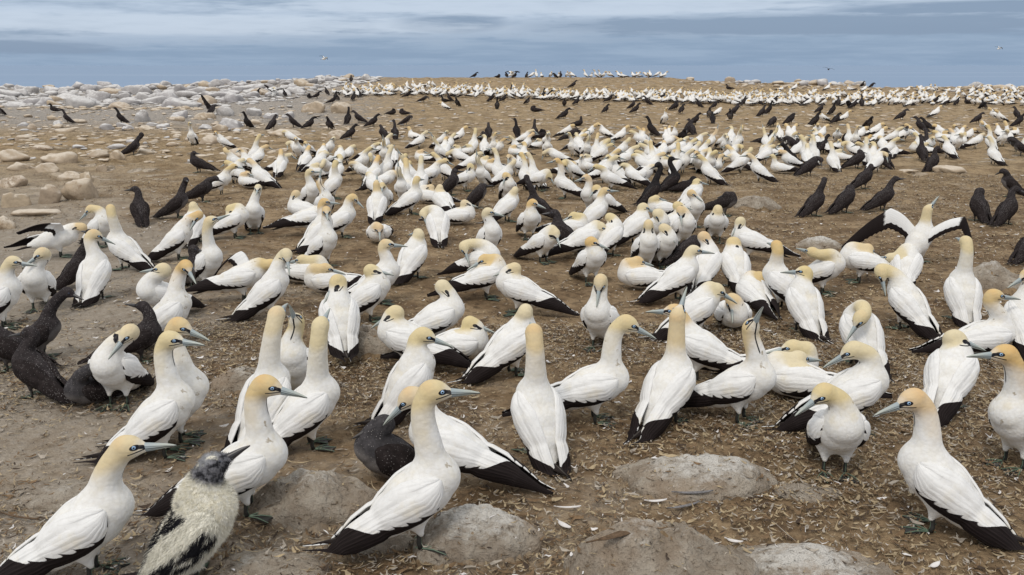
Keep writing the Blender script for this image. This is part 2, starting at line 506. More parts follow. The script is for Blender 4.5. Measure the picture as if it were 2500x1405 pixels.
def leg_mesh(sgn):
    y = sgn * .050
    V, F = tubes([([[-.006, y, .10], [-.012, y, .06], [-.014, y, .030], [-.008, y, .010]], [.0125, .0095, .0095, .011])])
    V2, F2 = tubes([([[.001, y, .085], [-.0035, y, .055], [-.0045, y, .030], [.003, y, .012]], [.0016, .0018, .0018, .0016])])
    n = len(V); F += [[i + n for i in f] for f in F2]
    me = mesh_np('leg', np.concatenate([V, V2]), F, midx=[0] * (len(F) - len(F2)) + [1] * len(F2)); return me
def foot_mesh(sgn):
    y = sgn * .050; T = [(.092, sgn*.056), (.112, sgn*.004), (.080, -sgn * .046)]
    o = np.array([-.006, y, .010]); tips = [np.array([a, y + b, .0045]) for a, b in T]
    V, F = tubes([([o, (o + t) * .5 + [0, 0, .007], t], [.0036, .0026, .0018]) for t in tips] + [([o, o + [-.022, sgn * -.014, -.004]], [.004, .002])], 5)
    m = [1] * len(F)
    W = [o + [0, 0, .001]]
    mid = [(tips[0] * .86 + tips[1] * .86) * .5 + o * .14, (tips[1] + tips[2]) * .43 + o * .14]
    W += [tips[0], mid[0], tips[1], mid[1], tips[2]]
    W = [np.array([w[0], w[1], max(.0055, w[2])]) for w in W]; b = len(V)
    V = np.concatenate([V, np.array(W), np.array([[w[0], w[1], w[2] - .004] for w in W])])
    for i in range(1, 5): F.append([b, b + i, b + i + 1]); F.append([b + 6, b + 6 + i + 1, b + 6 + i]); m += [0, 0]
    for i in range(6):
        k = (i + 1) % 6; F.append([b + i, b + 6 + i, b + 6 + k, b + k]); m += [0]
    return mesh_np('foot', V, F, smooth=False, midx=m)

# ---- opened wing: leading edge through shoulder, wrist and tip
def open_wing(po, sgn, d1, d2, l1=.27, l2=.50, chord=(.17, .15, .04), back=None, cdir2=None):
    """d1,d2 directions (bird frame, for the left wing; mirrored by sgn)"""
    d1 = nrm(d1) * [1, sgn, 1]; d2 = nrm(d2) * [1, sgn, 1]
    S0 = po.C + po.a * .11 + po.n * .045; S0[1] += sgn * .06
    c1 = nrm(-po.a if back is None else np.array(back) * [1, sgn, 1]); c2 = c1 if cdir2 is None else nrm(np.array(cdir2) * [1, sgn, 1])
    kf = l1 / (l1 + l2)
    def fn(s, t):
        a = np.clip(s / kf, 0, 1)[:, None]; b = np.clip((s - kf) / (1 - kf), 0, 1)[:, None]
        bend = .035 * np.sin(np.pi * a) + .035 * np.sin(np.pi * b)
        P = S0 + d1 * l1 * a + d2 * l2 * b + np.array([0, 0, 1]) * bend
        ch = np.interp(s, [0, kf, .9, 1], [chord[0], chord[1], chord[2] * 1.7, chord[2] * .4])
        notch = 1 - .06 * np.abs(np.sin(s * np.pi * 15)) * np.interp(s, [0, .3, 1], [.6, 1, 1.6])
        cd = c1 * (1 - b) + c2 * b
        camber = .018 * np.sin(np.pi * np.clip(t, 0, 1))
        N = np.cross(d1, c1); N = nrm(N); N = N * (1 if N[2] > 0 else -1)
        O = P + cd * (ch * t * np.where(t > .9, notch, 1))[:, None] + N * camber[:, None]
        O[:, 2] = np.maximum(O[:, 2], .02)
        return O, np.tile(N, (len(s), 1))
    V, F, UV = sheet(fn, 61, 11, lambda s, t: np.interp(t, [0, .15, 1], [.016, .014, .003]))
    me = mesh_np('wing', V, F); add_attr(me, 'wv', UV); return me
# ------------------------------------------------------------------ plumage and other materials
def mat_body():
    m, x, b = new_mat('white_plumage', .85, .2)
    h = x.attr('hl').outputs['Vector']; hx, hy, hz = x.sep(h)
    nk = x.attr('nk').outputs['Vector']; t, gl, gf = x.sep(nk)
    obj = x.node('ShaderNodeTexCoord').outputs['Object']
    rnd = x.node('ShaderNodeObjectInfo').outputs['Random']
    r2 = x.m('FRACT', x.mul(rnd, 7.31))
    nz = x.noise(obj, 26, 4, .6)
    bd = x.attr('bd').outputs['Vector']; bx, by, bz = x.sep(bd)
    white = x.mix(x.ss(nz, .3, .75), (.80, .80, .795), (.76, .745, .70))
    # a creamy stain on breast and belly, different in every bird
    stain = x.mul(x.ss(x.noise(obj, 7, 3, .6), .52, .72), x.mul(x.ss(r2, .1, 1.0), .65))
    white = x.mix(stain, white, (.70, .63, .47))
    st2 = x.mul(x.ss(x.noise(x.scale(obj, (1, 1, 1), (3.3, 1.7, 9)), 19, 3, .6), .66, .74), x.ss(r2, .40, .6))
    white = x.mix(x.mul(st2, .7), white, (.27, .20, .10))
    # golden head fading down the nape
    hue = x.mix(x.m('POWER', rnd, 3.0), (.64, .525, .275), (.64, .43, .175))
    fr = x.mul(x.ss(gf, .0, .045), .36)
    y = x.ss(x.sub(x.add(t, x.mul(x.sub(nz, .5), .12)), fr), .06, .58)
    y = x.mul(y, x.add(.70, x.mul(r2, .28)))
    front = x.ss(x.add(hx, x.mul(hz, -.3)), .018, .052)
    y = x.mul(y, x.sub(1.0, x.mul(front, .42)))
    y = x.mul(y, x.ss(x.add(hz, x.mul(hx, -.35)), -.075, -.012, .35, 1.0))
    c = x.mix(y, white, hue)
    ytop = x.mul(x.ss(t, .9, 1.0), x.mul(x.ss(hx, .02, -.03), x.ss(hz, -.01, .03)))
    c = x.mix(x.mul(ytop, x.mul(rnd, .45)), c, (.62, .36, .13))
    # black skin: round the eye, to the bill, gape and throat stripe
    ex = x.mul(x.sub(hx, .036), 1 / .0175); ez = x.mul(x.sub(hz, .0060), 1 / .0106)
    e = x.ss(x.add(x.mul(ex, ex), x.mul(ez, ez)), 1.15, .85)
    side = x.ss(x.m('ABSOLUTE', hy), .009, .013)
    e = x.mul(e, x.ss(x.m('ABSOLUTE', hy), .019, .023))
    lore = x.mul(x.mul(side, x.ss(hx, .040, .046)), x.ss(x.m('ABSOLUTE', x.sub(hz, x.sub(.008, x.mul(x.sub(hx, .04), .35)))), .0085, .0065))
    gz = x.add(-.013, x.mul(x.sub(hx, .04), .18))
    gape = x.mul(x.ss(x.m('ABSOLUTE', x.sub(hz, gz)), .0034, .0018), x.mul(x.ss(hx, .006, .010), x.ss(x.m('ABSOLUTE', hy), .008, .012)))
    chin = x.mul(x.ss(x.m('ABSOLUTE', hy), .0055, .0035), x.mul(x.mul(x.ss(hz, -.020, -.025), x.ss(hz, -.052, -.046)), x.mul(x.ss(hx, -.005, .002), x.ss(hx, .07, .06))))
    gs = x.mul(x.ss(x.m('ABSOLUTE', gl), .0048, .0030), x.mul(x.ss(gf, .005, .015), x.mul(x.ss(t, .42, .50), x.mul(x.mul(x.ss(hz, -.022, -.027), x.mul(x.ss(hz, -.19, -.17), x.ss(gf, .075, .060))), x.ss(hx, .07, .05)))))
    rh = x.m('SQRT', x.add(x.add(x.mul(hx, hx), x.mul(hy, hy)), x.mul(hz, hz)))
    blk = x.mx(x.mul(x.mx(x.mx(e, lore), x.mx(gape, chin)), x.ss(rh, .090, .085)), gs)
    near = x.ss(x.m('ABSOLUTE', hy), .12, .1)
    c = x.mix(blk, c, (.012, .013, .018))
    fine = x.noise(x.scale(obj, (60, 110, 110)), 1.0, 3, .6)
    big = x.noise(obj, 14, 3, .5)
    vf = x.voro(x.scale(obj, (1, 1.5, 1.25)), 42.0).outputs['Distance']
    c = x.mix(x.mul(x.ss(vf, .45, .75), .10), c, (.42, .37, .30))
    x.put(b.inputs['Base Color'], c)
    x.put(b.inputs['Normal'], x.bump(big, .45, .014, x.bump(x.add(fine, x.mul(vf, -1.0)), .34, .0045)))
    return m

def mat_wing(name, white=(.80, .80, .795), black=(.013, .0095, .0095), open_=False):
    m, x, b = new_mat(name, .8, .12)
    w = x.attr('wv').outputs['Vector']; s, t, side = x.sep(w)
    obj = x.node('ShaderNodeTexCoord').outputs['Object']
    nz = x.noise(obj, 40, 3, .6)
    rnd = x.node('ShaderNodeObjectInfo').outputs['Random']
    if not open_:
        # covert feathers in overlapping rows, pointing back along the wing
        def tiles(M_, N_, cu_):
            v = x.add(x.mul(t, N_), x.mul(x.sub(nz, .5), .25)); row = x.m('FLOOR', v); vf = x.sub(x.m('FRACT', v), .5)
            u = x.add(x.add(x.mul(s, M_), x.mul(row, .43)), x.mul(x.mul(vf, vf), cu_))
            return x.m('FRACT', u), x.m('ABSOLUTE', vf), x.add(x.m('FLOOR', u), x.mul(row, 17.3))
        u1, v1, id1 = tiles(15.0, 8.0, 2.2)
        u2, v2, id2 = tiles(8.0, 13.0, 1.6)
        sc = x.m('ABSOLUTE', x.m('SINE', x.mul(x.add(x.mul(s, 30.0), x.mul(t, 7.0)), 1.5708)))
        edge = x.node('ShaderNodeFloatCurve')
        cu = edge.mapping.curves[0]
        pts = [(0, 1), (.06, 1), (.12, .90), (.2, .78), (.33, .69), (.43, .62), (.50, .52), (.55, .36), (.60, .14), (.64, 0), (1, 0)]
        cu.points[0].location = pts[0]; cu.points[1].location = pts[-1]
        for p in pts[1:-1]: cu.points.new(*p)
        edge.mapping.update()
        x.put(edge.inputs['Value'], s)
        ed = x.add(edge.outputs[0], x.mul(x.sub(rnd, .5), .14))
        tt = x.add(x.add(t, x.mul(x.m('POWER', sc, .6), -.10)), x.add(x.mul(x.sub(nz, .5), .08), .03))
        k = x.ss(x.sub(tt, ed), -.012, .012)
        big = x.ss(s, .30, .45)
        hgt = x.add(x.mul(x.sub(1.0, big), u1), x.mul(big, x.add(x.mul(u2, .8), x.mul(v2, .9))))
        hgt = x.add(hgt, x.mul(nz, .35))
        wc = x.mix(x.ss(nz, .3, .75), white, tuple(v * .93 for v in white))
        wc = x.mix(x.mul(x.ss(x.noise(obj, 9, 3, .6), .52, .75), .5), wc, (.70, .63, .48))
        wc = x.mix(x.mul(x.ss(u1, .86, .98), x.mul(x.sub(1.0, big), .16)), wc, (.55, .52, .47))
    else:
        # opened: white coverts on the arm, black flight feathers and hand
        sc = x.m('ABSOLUTE', x.m('SINE', x.mul(s, 47.0)))
        k1 = x.ss(x.add(t, x.mul(sc, -.04)), .64, .67)
        k2 = x.ss(x.add(s, x.mul(x.sub(nz, .5), .06)), .41, .45)
        k = x.mx(k1, k2)
        hgt = x.add(sc, x.mul(nz, .4))
        wc = x.mix(nz, white, tuple(v * .93 for v in white))
    ln = x.m('ABSOLUTE', x.m('SINE', x.add(x.mul(t, 30.0), x.mul(s, 9.0))))
    bc = x.mix(x.mul(x.ss(ln, .75, 1.0), .8), black, tuple(v * 1.9 for v in black))
    hgt = x.add(hgt, x.mul(ln, .6))
    c = x.mix(k, wc, bc)
    x.put(b.inputs['Base Color'], c)
    x.put(b.inputs['Normal'], x.bump(hgt, .36, .006))
    return m

def mat_dark_feather(name='black_feather'):
    m, x, b = new_mat(name, .75, .12)
    w = x.attr('wv').outputs['Vector']; s, t, side = x.sep(w)
    ln = x.m('ABSOLUTE', x.m('SINE', x.mul(t, 22.0)))
    shaft = x.ss(x.m('ABSOLUTE', x.sub(t, .5)), .05, .02)
    c = x.mix(x.mul(ln, .7), (.012, .009, .009), (.035, .027, .024))
    c = x.mix(x.mul(shaft, .25), c, (.30, .28, .24))
    x.put(b.inputs['Base Color'], c); x.put(b.inputs['Normal'], x.bump(ln, .4, .004)); return m

def mat_bill(name, c0, c1):
    m, x, b = new_mat(name, .35, .5)
    hx, hy, hz = x.sep(x.attr('hl').outputs['Vector'])
    g = x.ss(x.m('ABSOLUTE', x.add(hz, .001)), .0017, .0010)
    g2 = x.ss(x.m('ABSOLUTE', x.sub(hz, x.sub(.0098, x.mul(x.sub(hx, .04), .075)))), .0011, .0006)
    g3 = x.ss(x.m('ABSOLUTE', x.add(hz, x.sub(.0095, x.mul(x.sub(hx, .04), .075)))), .0010, .0005)
    base = x.ss(hx, .052, .046)
    c = x.mix(x.ss(hx, .05, .16), c0, c1)
    c = x.mix(x.mx(x.mx(g, x.mul(g2, .8)), x.mx(x.mul(g3, .6), x.mul(base, .6))), c, (.012, .014, .02))
    x.put(b.inputs['Base Color'], c); return m

def mat_eye(name, ring):
    m, x, b = new_mat(name, .12, .5)
    r = x.sep(x.attr('er').outputs['Vector'])[0]
    c = x.mix(x.ss(r, .40, .46), (.004, .004, .006), ring)
    c = x.mix(x.ss(r, .80, .88), c, (.02, .05, .12))
    x.put(b.inputs['Base Color'], c); return m

def mat_plain(name, col, rough=.7, var=.3, sc=30, bump=.3, bd=.004):
    m, x, b = new_mat(name, rough)
    obj = x.node('ShaderNodeTexCoord').outputs['Object']
    nz = x.noise(obj, sc, 4, .6)
    c = x.mix(x.ss(nz, .3, .7), tuple(v * (1 - var) for v in col), tuple(min(1, v * (1 + var)) for v in col))
    x.put(b.inputs['Base Color'], c); x.put(b.inputs['Normal'], x.bump(nz, bump, bd)); return m

def mat_juv(name, dark=(.033, .028, .029), pale=(.20, .185, .18), belly=.0, dots=1.0):
    m, x, b = new_mat(name, .85, .10)
    obj = x.node('ShaderNodeTexCoord').outputs['Object']
    nz = x.noise(obj, 30, 4, .6)
    rnd = x.node('ShaderNodeObjectInfo').outputs['Random']
    c = x.mix(x.ss(nz, .3, .75), tuple(v * .8 for v in dark), tuple(v * 1.5 for v in dark))
    bd = x.attr('bd').outputs['Vector']; bx, by, bz = x.sep(bd)
    t = x.sep(x.attr('nk').outputs['Vector'])[0]
    # greyer breast and belly
    be = x.mul(x.ss(x.add(bz, x.mul(x.sub(nz, .5), .06)), -.01, -.06), x.add(belly, x.mul(rnd, .45)))
    c = x.mix(be, c, pale)
    dt = x.voro(obj, 85.0)
    sz = x.add(.02, x.mul(x.noise(obj, 6, 2, .5), .38))
    d = x.ss(dt.outputs['Distance'], sz, x.sub(sz, .1))
    c = x.mix(x.mul(d, dots * .65), c, (.42, .40, .39))
    x.put(b.inputs['Base Color'], c)
    x.put(b.inputs['Normal'], x.bump(x.add(nz, x.noise(obj, 90, 3, .6)), .5, .006))
    return m

M = {}
M['body'] = mat_body()
M['wing'] = mat_wing('wing_plumage')
M['owing'] = mat_wing('opened_wing_plumage', open_=True)
M['tail'] = mat_dark_feather()
M['bill'] = mat_bill('blue_grey_bill', (.30, .36, .39), (.40, .43, .39))
M['jbill'] = mat_bill('dark_bill', (.030, .030, .034), (.085, .078, .075))
M['eye'] = mat_eye('pale_blue_eye', (.30, .47, .68))
M['jeye'] = mat_eye('dark_eye', (.035, .04, .05))
M['leg'] = mat_plain('dark_leg_skin', (.030, .030, .028), .55)
M['green'] = mat_plain('green_toe_line', (.105, .155, .11), .5, .15)
M['juv'] = mat_juv('speckled_dark_plumage')
M['juvp'] = mat_juv('speckled_plumage_pale_belly', belly=.5)
M['jwing'] = mat_juv('speckled_dark_wing', dark=(.021, .0165, .0165), dots=1.0)
M['juvs'] = mat_juv('strongly_speckled_plumage', dark=(.048, .045, .048), belly=.5, dots=1.5)
M['corm'] = mat_juv('sooty_plumage', dark=(.020, .018, .019), dots=.12)

_GREY = mat_plain('grey_leg_skin', (.11, .105, .095), .55)

# ------------------------------------------------------------------ assemble a bird
def attach(root, po, h, kind, lod, wings=None, bodymat=None):
    juv = kind != 'adult'
    P = []
    bm = bodymat or (M['juv'] if juv else M['body'])
    body = link('body', bird_body(po, h), root, [bm])
    link('bill', bill_mesh(po, .92 if juv else 1.0), root, [M['jbill' if juv else 'bill']])
    if lod < 2:
        for s_ in (1, -1): link('eye', eye_mesh(po, s_, .0075 if juv else .0086), root, [M['jeye' if juv else 'eye']])
    nu, nv = ((56, 26), (34, 16), (20, 10))[min(lod, 2)]
    for s_ in (1, -1):
        if wings and wings.get(s_): me = wings[s_]; wm = M['jwing'] if juv else M['owing']
        else: me = folded_wing(po, s_, nu, nv); wm = M['jwing'] if juv else M['wing']
        link('wing', me, root, [wm])
    link('tail', tail_mesh(po), root, [M['jwing'] if juv else M['tail']])
    if not po.sit:
        for s_ in (1, -1):
            l = link('leg', LEG[s_].copy(), root, []) if False else link('leg', LEG[s_], root)
            if lod < 2: link('foot', FOOT[s_], l)
    return body

LEG = {s_: leg_mesh(s_) for s_ in (1, -1)}; FOOT = {s_: foot_mesh(s_) for s_ in (1, -1)}
for s_ in (1, -1):
    for me in (LEG[s_], FOOT[s_]): me.materials.append(M['leg']); me.materials.append(M['green'])

def copy_tree(o, parent=None):
    c = o.copy(); COL.objects.link(c)
    if parent is not None: c.parent = parent
    for ch in o.children: copy_tree(ch, c)
    return c

def dirv(yaw, pitch):
    y, p = math.radians(yaw), math.radians(pitch)
    return np.array([math.cos(y) * math.cos(p), math.sin(y) * math.cos(p), math.sin(p)])

def rot_to_local(v, yaw):
    c, s_ = math.cos(-yaw), math.sin(-yaw)
    return np.array([v[0] * c - v[1] * s_, v[0] * s_ + v[1] * c, v[2]])

USED = {}
def place(kind, fx, fy, hx, hy, yaw, bp, byaw, bpitch, label, sit=False, scale=1.06, fat=1.0, wings=None, bodymat=None, group=None, name=None, cat=None, lean=None):
    """a bird with its feet on the ground seen at (fx,fy) and its head towards (hx,hy); headings: 0 right, 90 away, 180 left, 270 to the camera"""
    g = ground_at(fx, fy); yr = math.radians(yaw)
    tmp = Pose(bp, (0.2, 0, .5), (1, 0, 0), sit)
    Bw = rot_to_local(tmp.B * scale, -yr) + g
    # the head lies in the upright plane through the root of the neck that faces the camera
    fwd = .035 if lean is None else lean
    Bw2 = Bw + np.array([math.cos(yr), math.sin(yr), 0]) * fwd
    d = ray(hx, hy); nv = np.array([0, 1, 0.0])
    t = ((Bw2 - np.array([0, 0, ZC])) @ nv) / (d @ nv)
    Hw = np.array([0, 0, ZC]) + d * t
    Hl = rot_to_local(Hw - g, yr) / scale
    Fl = rot_to_local(dirv(byaw, bpitch), yr)
    po = Pose(bp, Hl, Fl, sit, fat)
    depth = float(g[1])
    lod = 0 if depth < 7 else 1
    h = .0095 if depth < 5.5 else (.012 if depth < 9 else .015)
    root = bpy.data.objects.new(name or ('gannet' if kind == 'adult' else 'young_gannet'), None); COL.objects.link(root)
    root.empty_display_size = .1
    root.location = g; root.rotation_euler = (0, 0, yr); root.scale = (scale,) * 3
    w = {k: f(po) for k, f in wings.items()} if wings else None
    attach(root, po, h, kind, lod, w, bodymat)
    tag(root, label, cat or ('gannet' if kind == 'adult' else 'young gannet'), group)
    return root
# ------------------------------------------------------------------ ground, sea
def ground_material():
    m, x, b = new_mat('trampled_earth', .95, .15)
    P = x.node('ShaderNodeNewGeometry').outputs['Position']; px, py, pz = x.sep(P)
    flat = x.comb(px, py, 0.0)
    n1 = x.noise(flat, .35, 4, .6); n2 = x.noise(flat, 2.2, 5, .62); n3 = x.noise(flat, 11, 5, .65); n4 = x.noise(flat, 60, 4, .6)
    far = x.ss(py, 10, 24)
    near = x.mix(x.ss(n2, .32, .68), (.150, .098, .054), (.335, .245, .148))
    near = x.mix(x.mul(x.ss(n3, .48, .62), .6), near, (.068, .045, .028))
    grey = x.mix(x.ss(n3, .3, .7), (.265, .232, .190), (.39, .35, .30))
    # bare greyish soil at the left and in worn patches, brown litter at the right
    gk = x.ss(x.add(x.add(x.mul(x.sub(n1, .5), 1.6), x.mul(x.sub(n2, .5), .9)), x.add(x.mul(px, -.17), x.mul(x.sub(py, 5.0), -.085))), .0, .5)
    near = x.mix(x.mul(gk, .85), near, grey)
    mid = x.mix(x.ss(n2, .36, .64), (.37, .268, .155), (.62, .47, .295))
    mid = x.mix(x.mul(x.ss(x.noise(flat, 3.6, 5, .7), .54, .62), .50), mid, (.17, .115, .065))
    mid = x.mix(x.mul(x.ss(n1, .50, .66), .55), mid, (.56, .40, .235))
    c = x.mix(far, near, mid)
    st = x.voro(x.scale(flat, (1, 1.25, 1)), 1.7); sm = x.mul(x.mul(x.ss(x.add(st.outputs['Distance'], x.mul(x.sub(n3, .5), .25)), .34, .24), x.ss(n2, .40, .5)), far)
    c = x.mix(x.mul(sm, .85), c, x.mix(x.ss(n1, .4, .6), (.68, .56, .42), (.74, .68, .60)))
    fld = x.mul(x.ss(py, 26, 36), x.ss(x.add(x.m('DIVIDE', px, py), x.mul(x.sub(n2, .5), .25)), -.10, -.24))
    c = x.mix(x.mul(fld, .75), c, x.mix(x.ss(n3, .3, .7), (.44, .42, .40), (.60, .58, .56)))
    # bird-lime speckle
    sp = x.voro(flat, 26.0).outputs['Distance']
    k = x.mul(x.ss(sp, .20, .10), x.ss(x.noise(flat, 1.3, 3, .6), .48, .66))
    c = x.mix(x.mul(k, .65), c, (.55, .53, .49))
    lime = x.mul(x.ss(x.noise(x.scale(flat, (1, 1.6, 1)), 3.1, 5, .7), .62, .74), .45)
    c = x.mix(lime, c, (.46, .43, .38))
    c = x.mix(x.mul(x.ss(n4, .35, .75), .35), c, (.10, .075, .05))
    x.put(b.inputs['Base Color'], c)
    x.put(b.inputs['Normal'], x.bump(x.mul(x.add(x.mul(sm, .5), x.noise(flat, 3.0, 5, .7)), x.ss(py, 9, 22)), 1.0, .42, x.bump(n3, .6, .05, x.bump(n4, .7, .012))))
    return m

def clods(X, Y):
    a = .050 * fbm(X / .55, Y / .40, 31, 3) * smooth01((Y - 9) / 10) * 2.0
    return a
_terr0 = terr
MD = []        # worn rocks standing out of the near ground: x, y, half width, half depth, height, label
def mound1(X, Y, q):
    x0, y0, rx, ry, H, sd_, _ = q
    u, v = (X - x0) / rx, (Y - y0) / ry
    r = np.sqrt(u * u + v * v) * (1 + .34 * fbm(u * 1.3 + sd_, v * 1.3, sd_, 3))
    k = np.sqrt(np.clip(1.05 - r * r, 0, 1)) * .55 + .45 * smooth01(1.1 - r) ** .7
    k = np.where(r > 1.02, 0, k)
    lump = 1 + .42 * fbm(u * 2.1 + 3 * sd_, v * 2.1, sd_ + 1, 4)
    crack = .045 * np.abs(fbm(u * 2.7, v * 2.7 + sd_, sd_ + 2, 3))
    return H * np.maximum(0, k * (lump - crack * 3))
def mounds(X, Y):
    z = np.zeros(np.broadcast(X, Y).shape)
    if z.size == 0: return z
    z1 = z.reshape(-1); Xf = np.broadcast_to(X, z.shape).reshape(-1); Yf = np.broadcast_to(Y, z.shape).reshape(-1)
    for q in MD:
        k = np.nonzero((np.abs(Xf - q[0]) < 1.7 * q[2]) & (np.abs(Yf - q[1]) < 1.7 * q[3]))[0]
        if len(k): z1[k] += mound1(Xf[k], Yf[k], q)
    return z
def terr(X, Y):
    X = np.asarray(X, dtype=np.float64); Y = np.asarray(Y, dtype=np.float64)
    return _terr0(X, Y) + .012 * fbm(X / .42, Y / .42, 21, 2) + clods(X, Y) + (mounds(X, Y) if MD else 0.0)

for fx, fy, w_, h_, lab in [
 (1720,1222,370,100,'big worn rock with a white-limed crest in the right foreground'),
 (1175,1372,330,120,'limed grey rock under the webbed foot of the central gannet'),
 (1640,1475,470,190,'broad reddish-brown rock at the bottom edge right of centre'),
 (2030,1470,430,110,'long flat limed rock at the bottom edge at the right'),
 (745,1290,330,120,'smooth grey-brown rock between the left foreground gannets'),
 (890,872,150,62,'low grey rock behind the bowing pale-headed gannet'),
 (930,1352,170,50,'small brown rock beside the central gannet tail'),
 (590,960,170,50,'low grey rock left of the huddled trio'),
 (640,1430,300,60,'low flat rock at the bottom edge behind the chick'),
 (110,1240,260,50,'worn earthy rock at the left foreground'),
 (2440,716,190,60,'broad brown hump of rock at the right edge'),
 (2010,610,110,24,'limed low rock right of the white crowd'),
 (1850,512,130,30,'whitish worn rock right of the brown preening bird'),
 (1980,1225,150,26,'low earthy rock behind the right breast-on gannet')]:
    g = ground_at(fx, fy); k_ = FPX / (g[1] * CP + ZC * SP); rx = w_ / k_ / 2; ry = rx * .62; ang = math.atan2(ZC, g[1])
    H = max(.25 * h_, h_ - 2 * ry * math.sin(ang) * k_ * .5) / k_ / math.cos(ang)
    MDtmp = (g[0], g[1] + ry * .8, rx, ry, H * 1.2, len(MD) * 7 + 3, lab); MD.append(MDtmp)
rr = np.concatenate([np.geomspace(.25, 2.2, 24)[:-1], np.geomspace(2.2, 78, 470)[:-1], np.geomspace(78, 260, 36)])
aa = np.radians(np.concatenate([np.linspace(-180, -40, 50)[:-1], np.linspace(-40, 40, 560)[:-1], np.linspace(40, 180, 50)]))
R_, A_ = np.meshgrid(rr, aa, indexing='ij')
X_, Y_ = R_ * np.sin(A_), R_ * np.cos(A_)
Z_ = terr(X_, Y_)
fine = .010 * fbm(X_ / .075, Y_ / .075, 41, 3) + .006 * fbm(X_ / .03, Y_ / .03, 43, 2)
Z_ = Z_ + fine * (np.abs(A_) < .72) * (1 - smooth01((R_ - 12) / 20)) - .004
n_, m_ = Z_.shape
i_, j_ = np.meshgrid(np.arange(n_ - 1), np.arange(m_ - 1), indexing='ij'); b_ = (i_ * m_ + j_).ravel()
Fg = np.stack([b_, b_ + 1, b_ + m_ + 1, b_ + m_], 1)
me = mesh_np('ground', np.stack([X_, Y_, Z_], -1).reshape(-1, 3), Fg)
ground = tag(link('ground', me, None, [ground_material()]), kind='structure')

m, x, b = new_mat('sea_water', .7, .15)
P = x.node('ShaderNodeNewGeometry').outputs['Position']
w_ = x.noise(x.scale(P, (.10, .30, 1)), 1.0, 5, .6); w2 = x.noise(x.scale(P, (.0012, .012, 1)), 1.0, 4, .6)
x.put(b.inputs['Base Color'], x.mix(x.ss(w2, .52, .75), (.215, .300, .43), (.265, .35, .475)))
x.put(b.inputs['Normal'], x.bump(w_, .12, .3))
rs_ = np.geomspace(60, 50000, 60); as_ = np.linspace(0, 2 * math.pi, 97)
Rs, As = np.meshgrid(rs_, as_, indexing='ij')
Vs = np.stack([Rs * np.sin(As), Rs * np.cos(As), 0 * Rs - 6.0], -1).reshape(-1, 3)
i_, j_ = np.meshgrid(np.arange(59), np.arange(96), indexing='ij'); b_ = (i_ * 97 + j_).ravel()
tag(link('sea', mesh_np('sea', Vs, np.stack([b_, b_ + 1, b_ + 98, b_ + 97], 1)), None, [m]), kind='structure')

# ------------------------------------------------------------------ rocks
def rock_material(name, base, top, dark, sc=1.0):
    m, x, b = new_mat(name, .9, .2)
    obj = x.node('ShaderNodeTexCoord').outputs['Object']; g = x.node('ShaderNodeNewGeometry')
    rnd = x.node('ShaderNodeObjectInfo').outputs['Random']
    off = x.node('ShaderNodeVectorMath', operation='ADD'); m.node_tree.links.new(obj, off.inputs[0]); x.put(off.inputs[1], x.comb(x.mul(rnd, 37), x.mul(rnd, 11), 0.0))
    o = off.outputs[0]
    n1 = x.noise(o, 5 * sc, 5, .65); n2 = x.noise(o, 24 * sc, 5, .65); n3 = x.noise(o, 1.7 * sc, 3, .5)
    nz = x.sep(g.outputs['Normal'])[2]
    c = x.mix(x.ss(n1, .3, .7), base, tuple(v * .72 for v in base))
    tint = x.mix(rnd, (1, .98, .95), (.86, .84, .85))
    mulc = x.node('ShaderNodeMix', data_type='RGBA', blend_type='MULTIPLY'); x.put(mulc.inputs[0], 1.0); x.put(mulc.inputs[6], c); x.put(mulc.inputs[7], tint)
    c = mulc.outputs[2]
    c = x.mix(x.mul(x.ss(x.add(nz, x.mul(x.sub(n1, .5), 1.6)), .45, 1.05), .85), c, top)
    c = x.mix(x.mul(x.ss(x.add(n2, x.mul(x.sub(n3, .5), .6)), .60, .70), .7), c, dark)
    x.put(b.inputs['Base Color'], c)
    x.put(b.inputs['Normal'], x.bump(n1, .5, .06 / sc, x.bump(n2, .6, .015 / sc)))
    return m
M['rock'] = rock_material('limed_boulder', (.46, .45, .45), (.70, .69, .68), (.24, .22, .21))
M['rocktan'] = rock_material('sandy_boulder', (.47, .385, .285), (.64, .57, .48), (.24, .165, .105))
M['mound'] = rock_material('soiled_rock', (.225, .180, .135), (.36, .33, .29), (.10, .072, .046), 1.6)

def rock_mesh(seed, sx, sy, sz, rough=.05, res=30, planes=9, boxy=20):
    rg = np.random.default_rng(seed)
    th = np.linspace(0, math.pi, res // 2 + 2); ph = np.linspace(0, 2 * math.pi, res, endpoint=False)
    T, Pn = np.meshgrid(th, ph, indexing='ij')
    D = np.stack([np.sin(T) * np.cos(Pn), np.sin(T) * np.sin(Pn), np.cos(T)], -1).reshape(-1, 3)
    N = rg.normal(size=(planes, 3)); N /= np.linalg.norm(N, axis=1)[:, None]; dist = rg.uniform(.60, 1.0, planes)
    s_ = (D @ N.T) / dist; s_ = np.maximum(s_, 0)
    r = 1 / ((s_ ** boxy).sum(1) ** (1 / boxy) + .04)
    r = np.clip(r, .5, 1.25)
    a, bq, c = D[:, 0] * 2.2 + seed % 91, D[:, 1] * 2.2 + 5, D[:, 2] * 2.2
    r = r * (1 + rough * (fbm(a + c * .7, bq - c * .4, seed % 1000, 4) * 2))
    V = D * r[:, None] * np.array([sx, sy, sz])
    nT, nP = T.shape; i, j = np.meshgrid(np.arange(nT - 1), np.arange(nP), indexing='ij')
    b0 = (i * nP + j).ravel(); b1 = (i * nP + (j + 1) % nP).ravel()
    return mesh_np('rock', V, np.stack([b0, b0 + nP, b1 + nP, b1], 1))

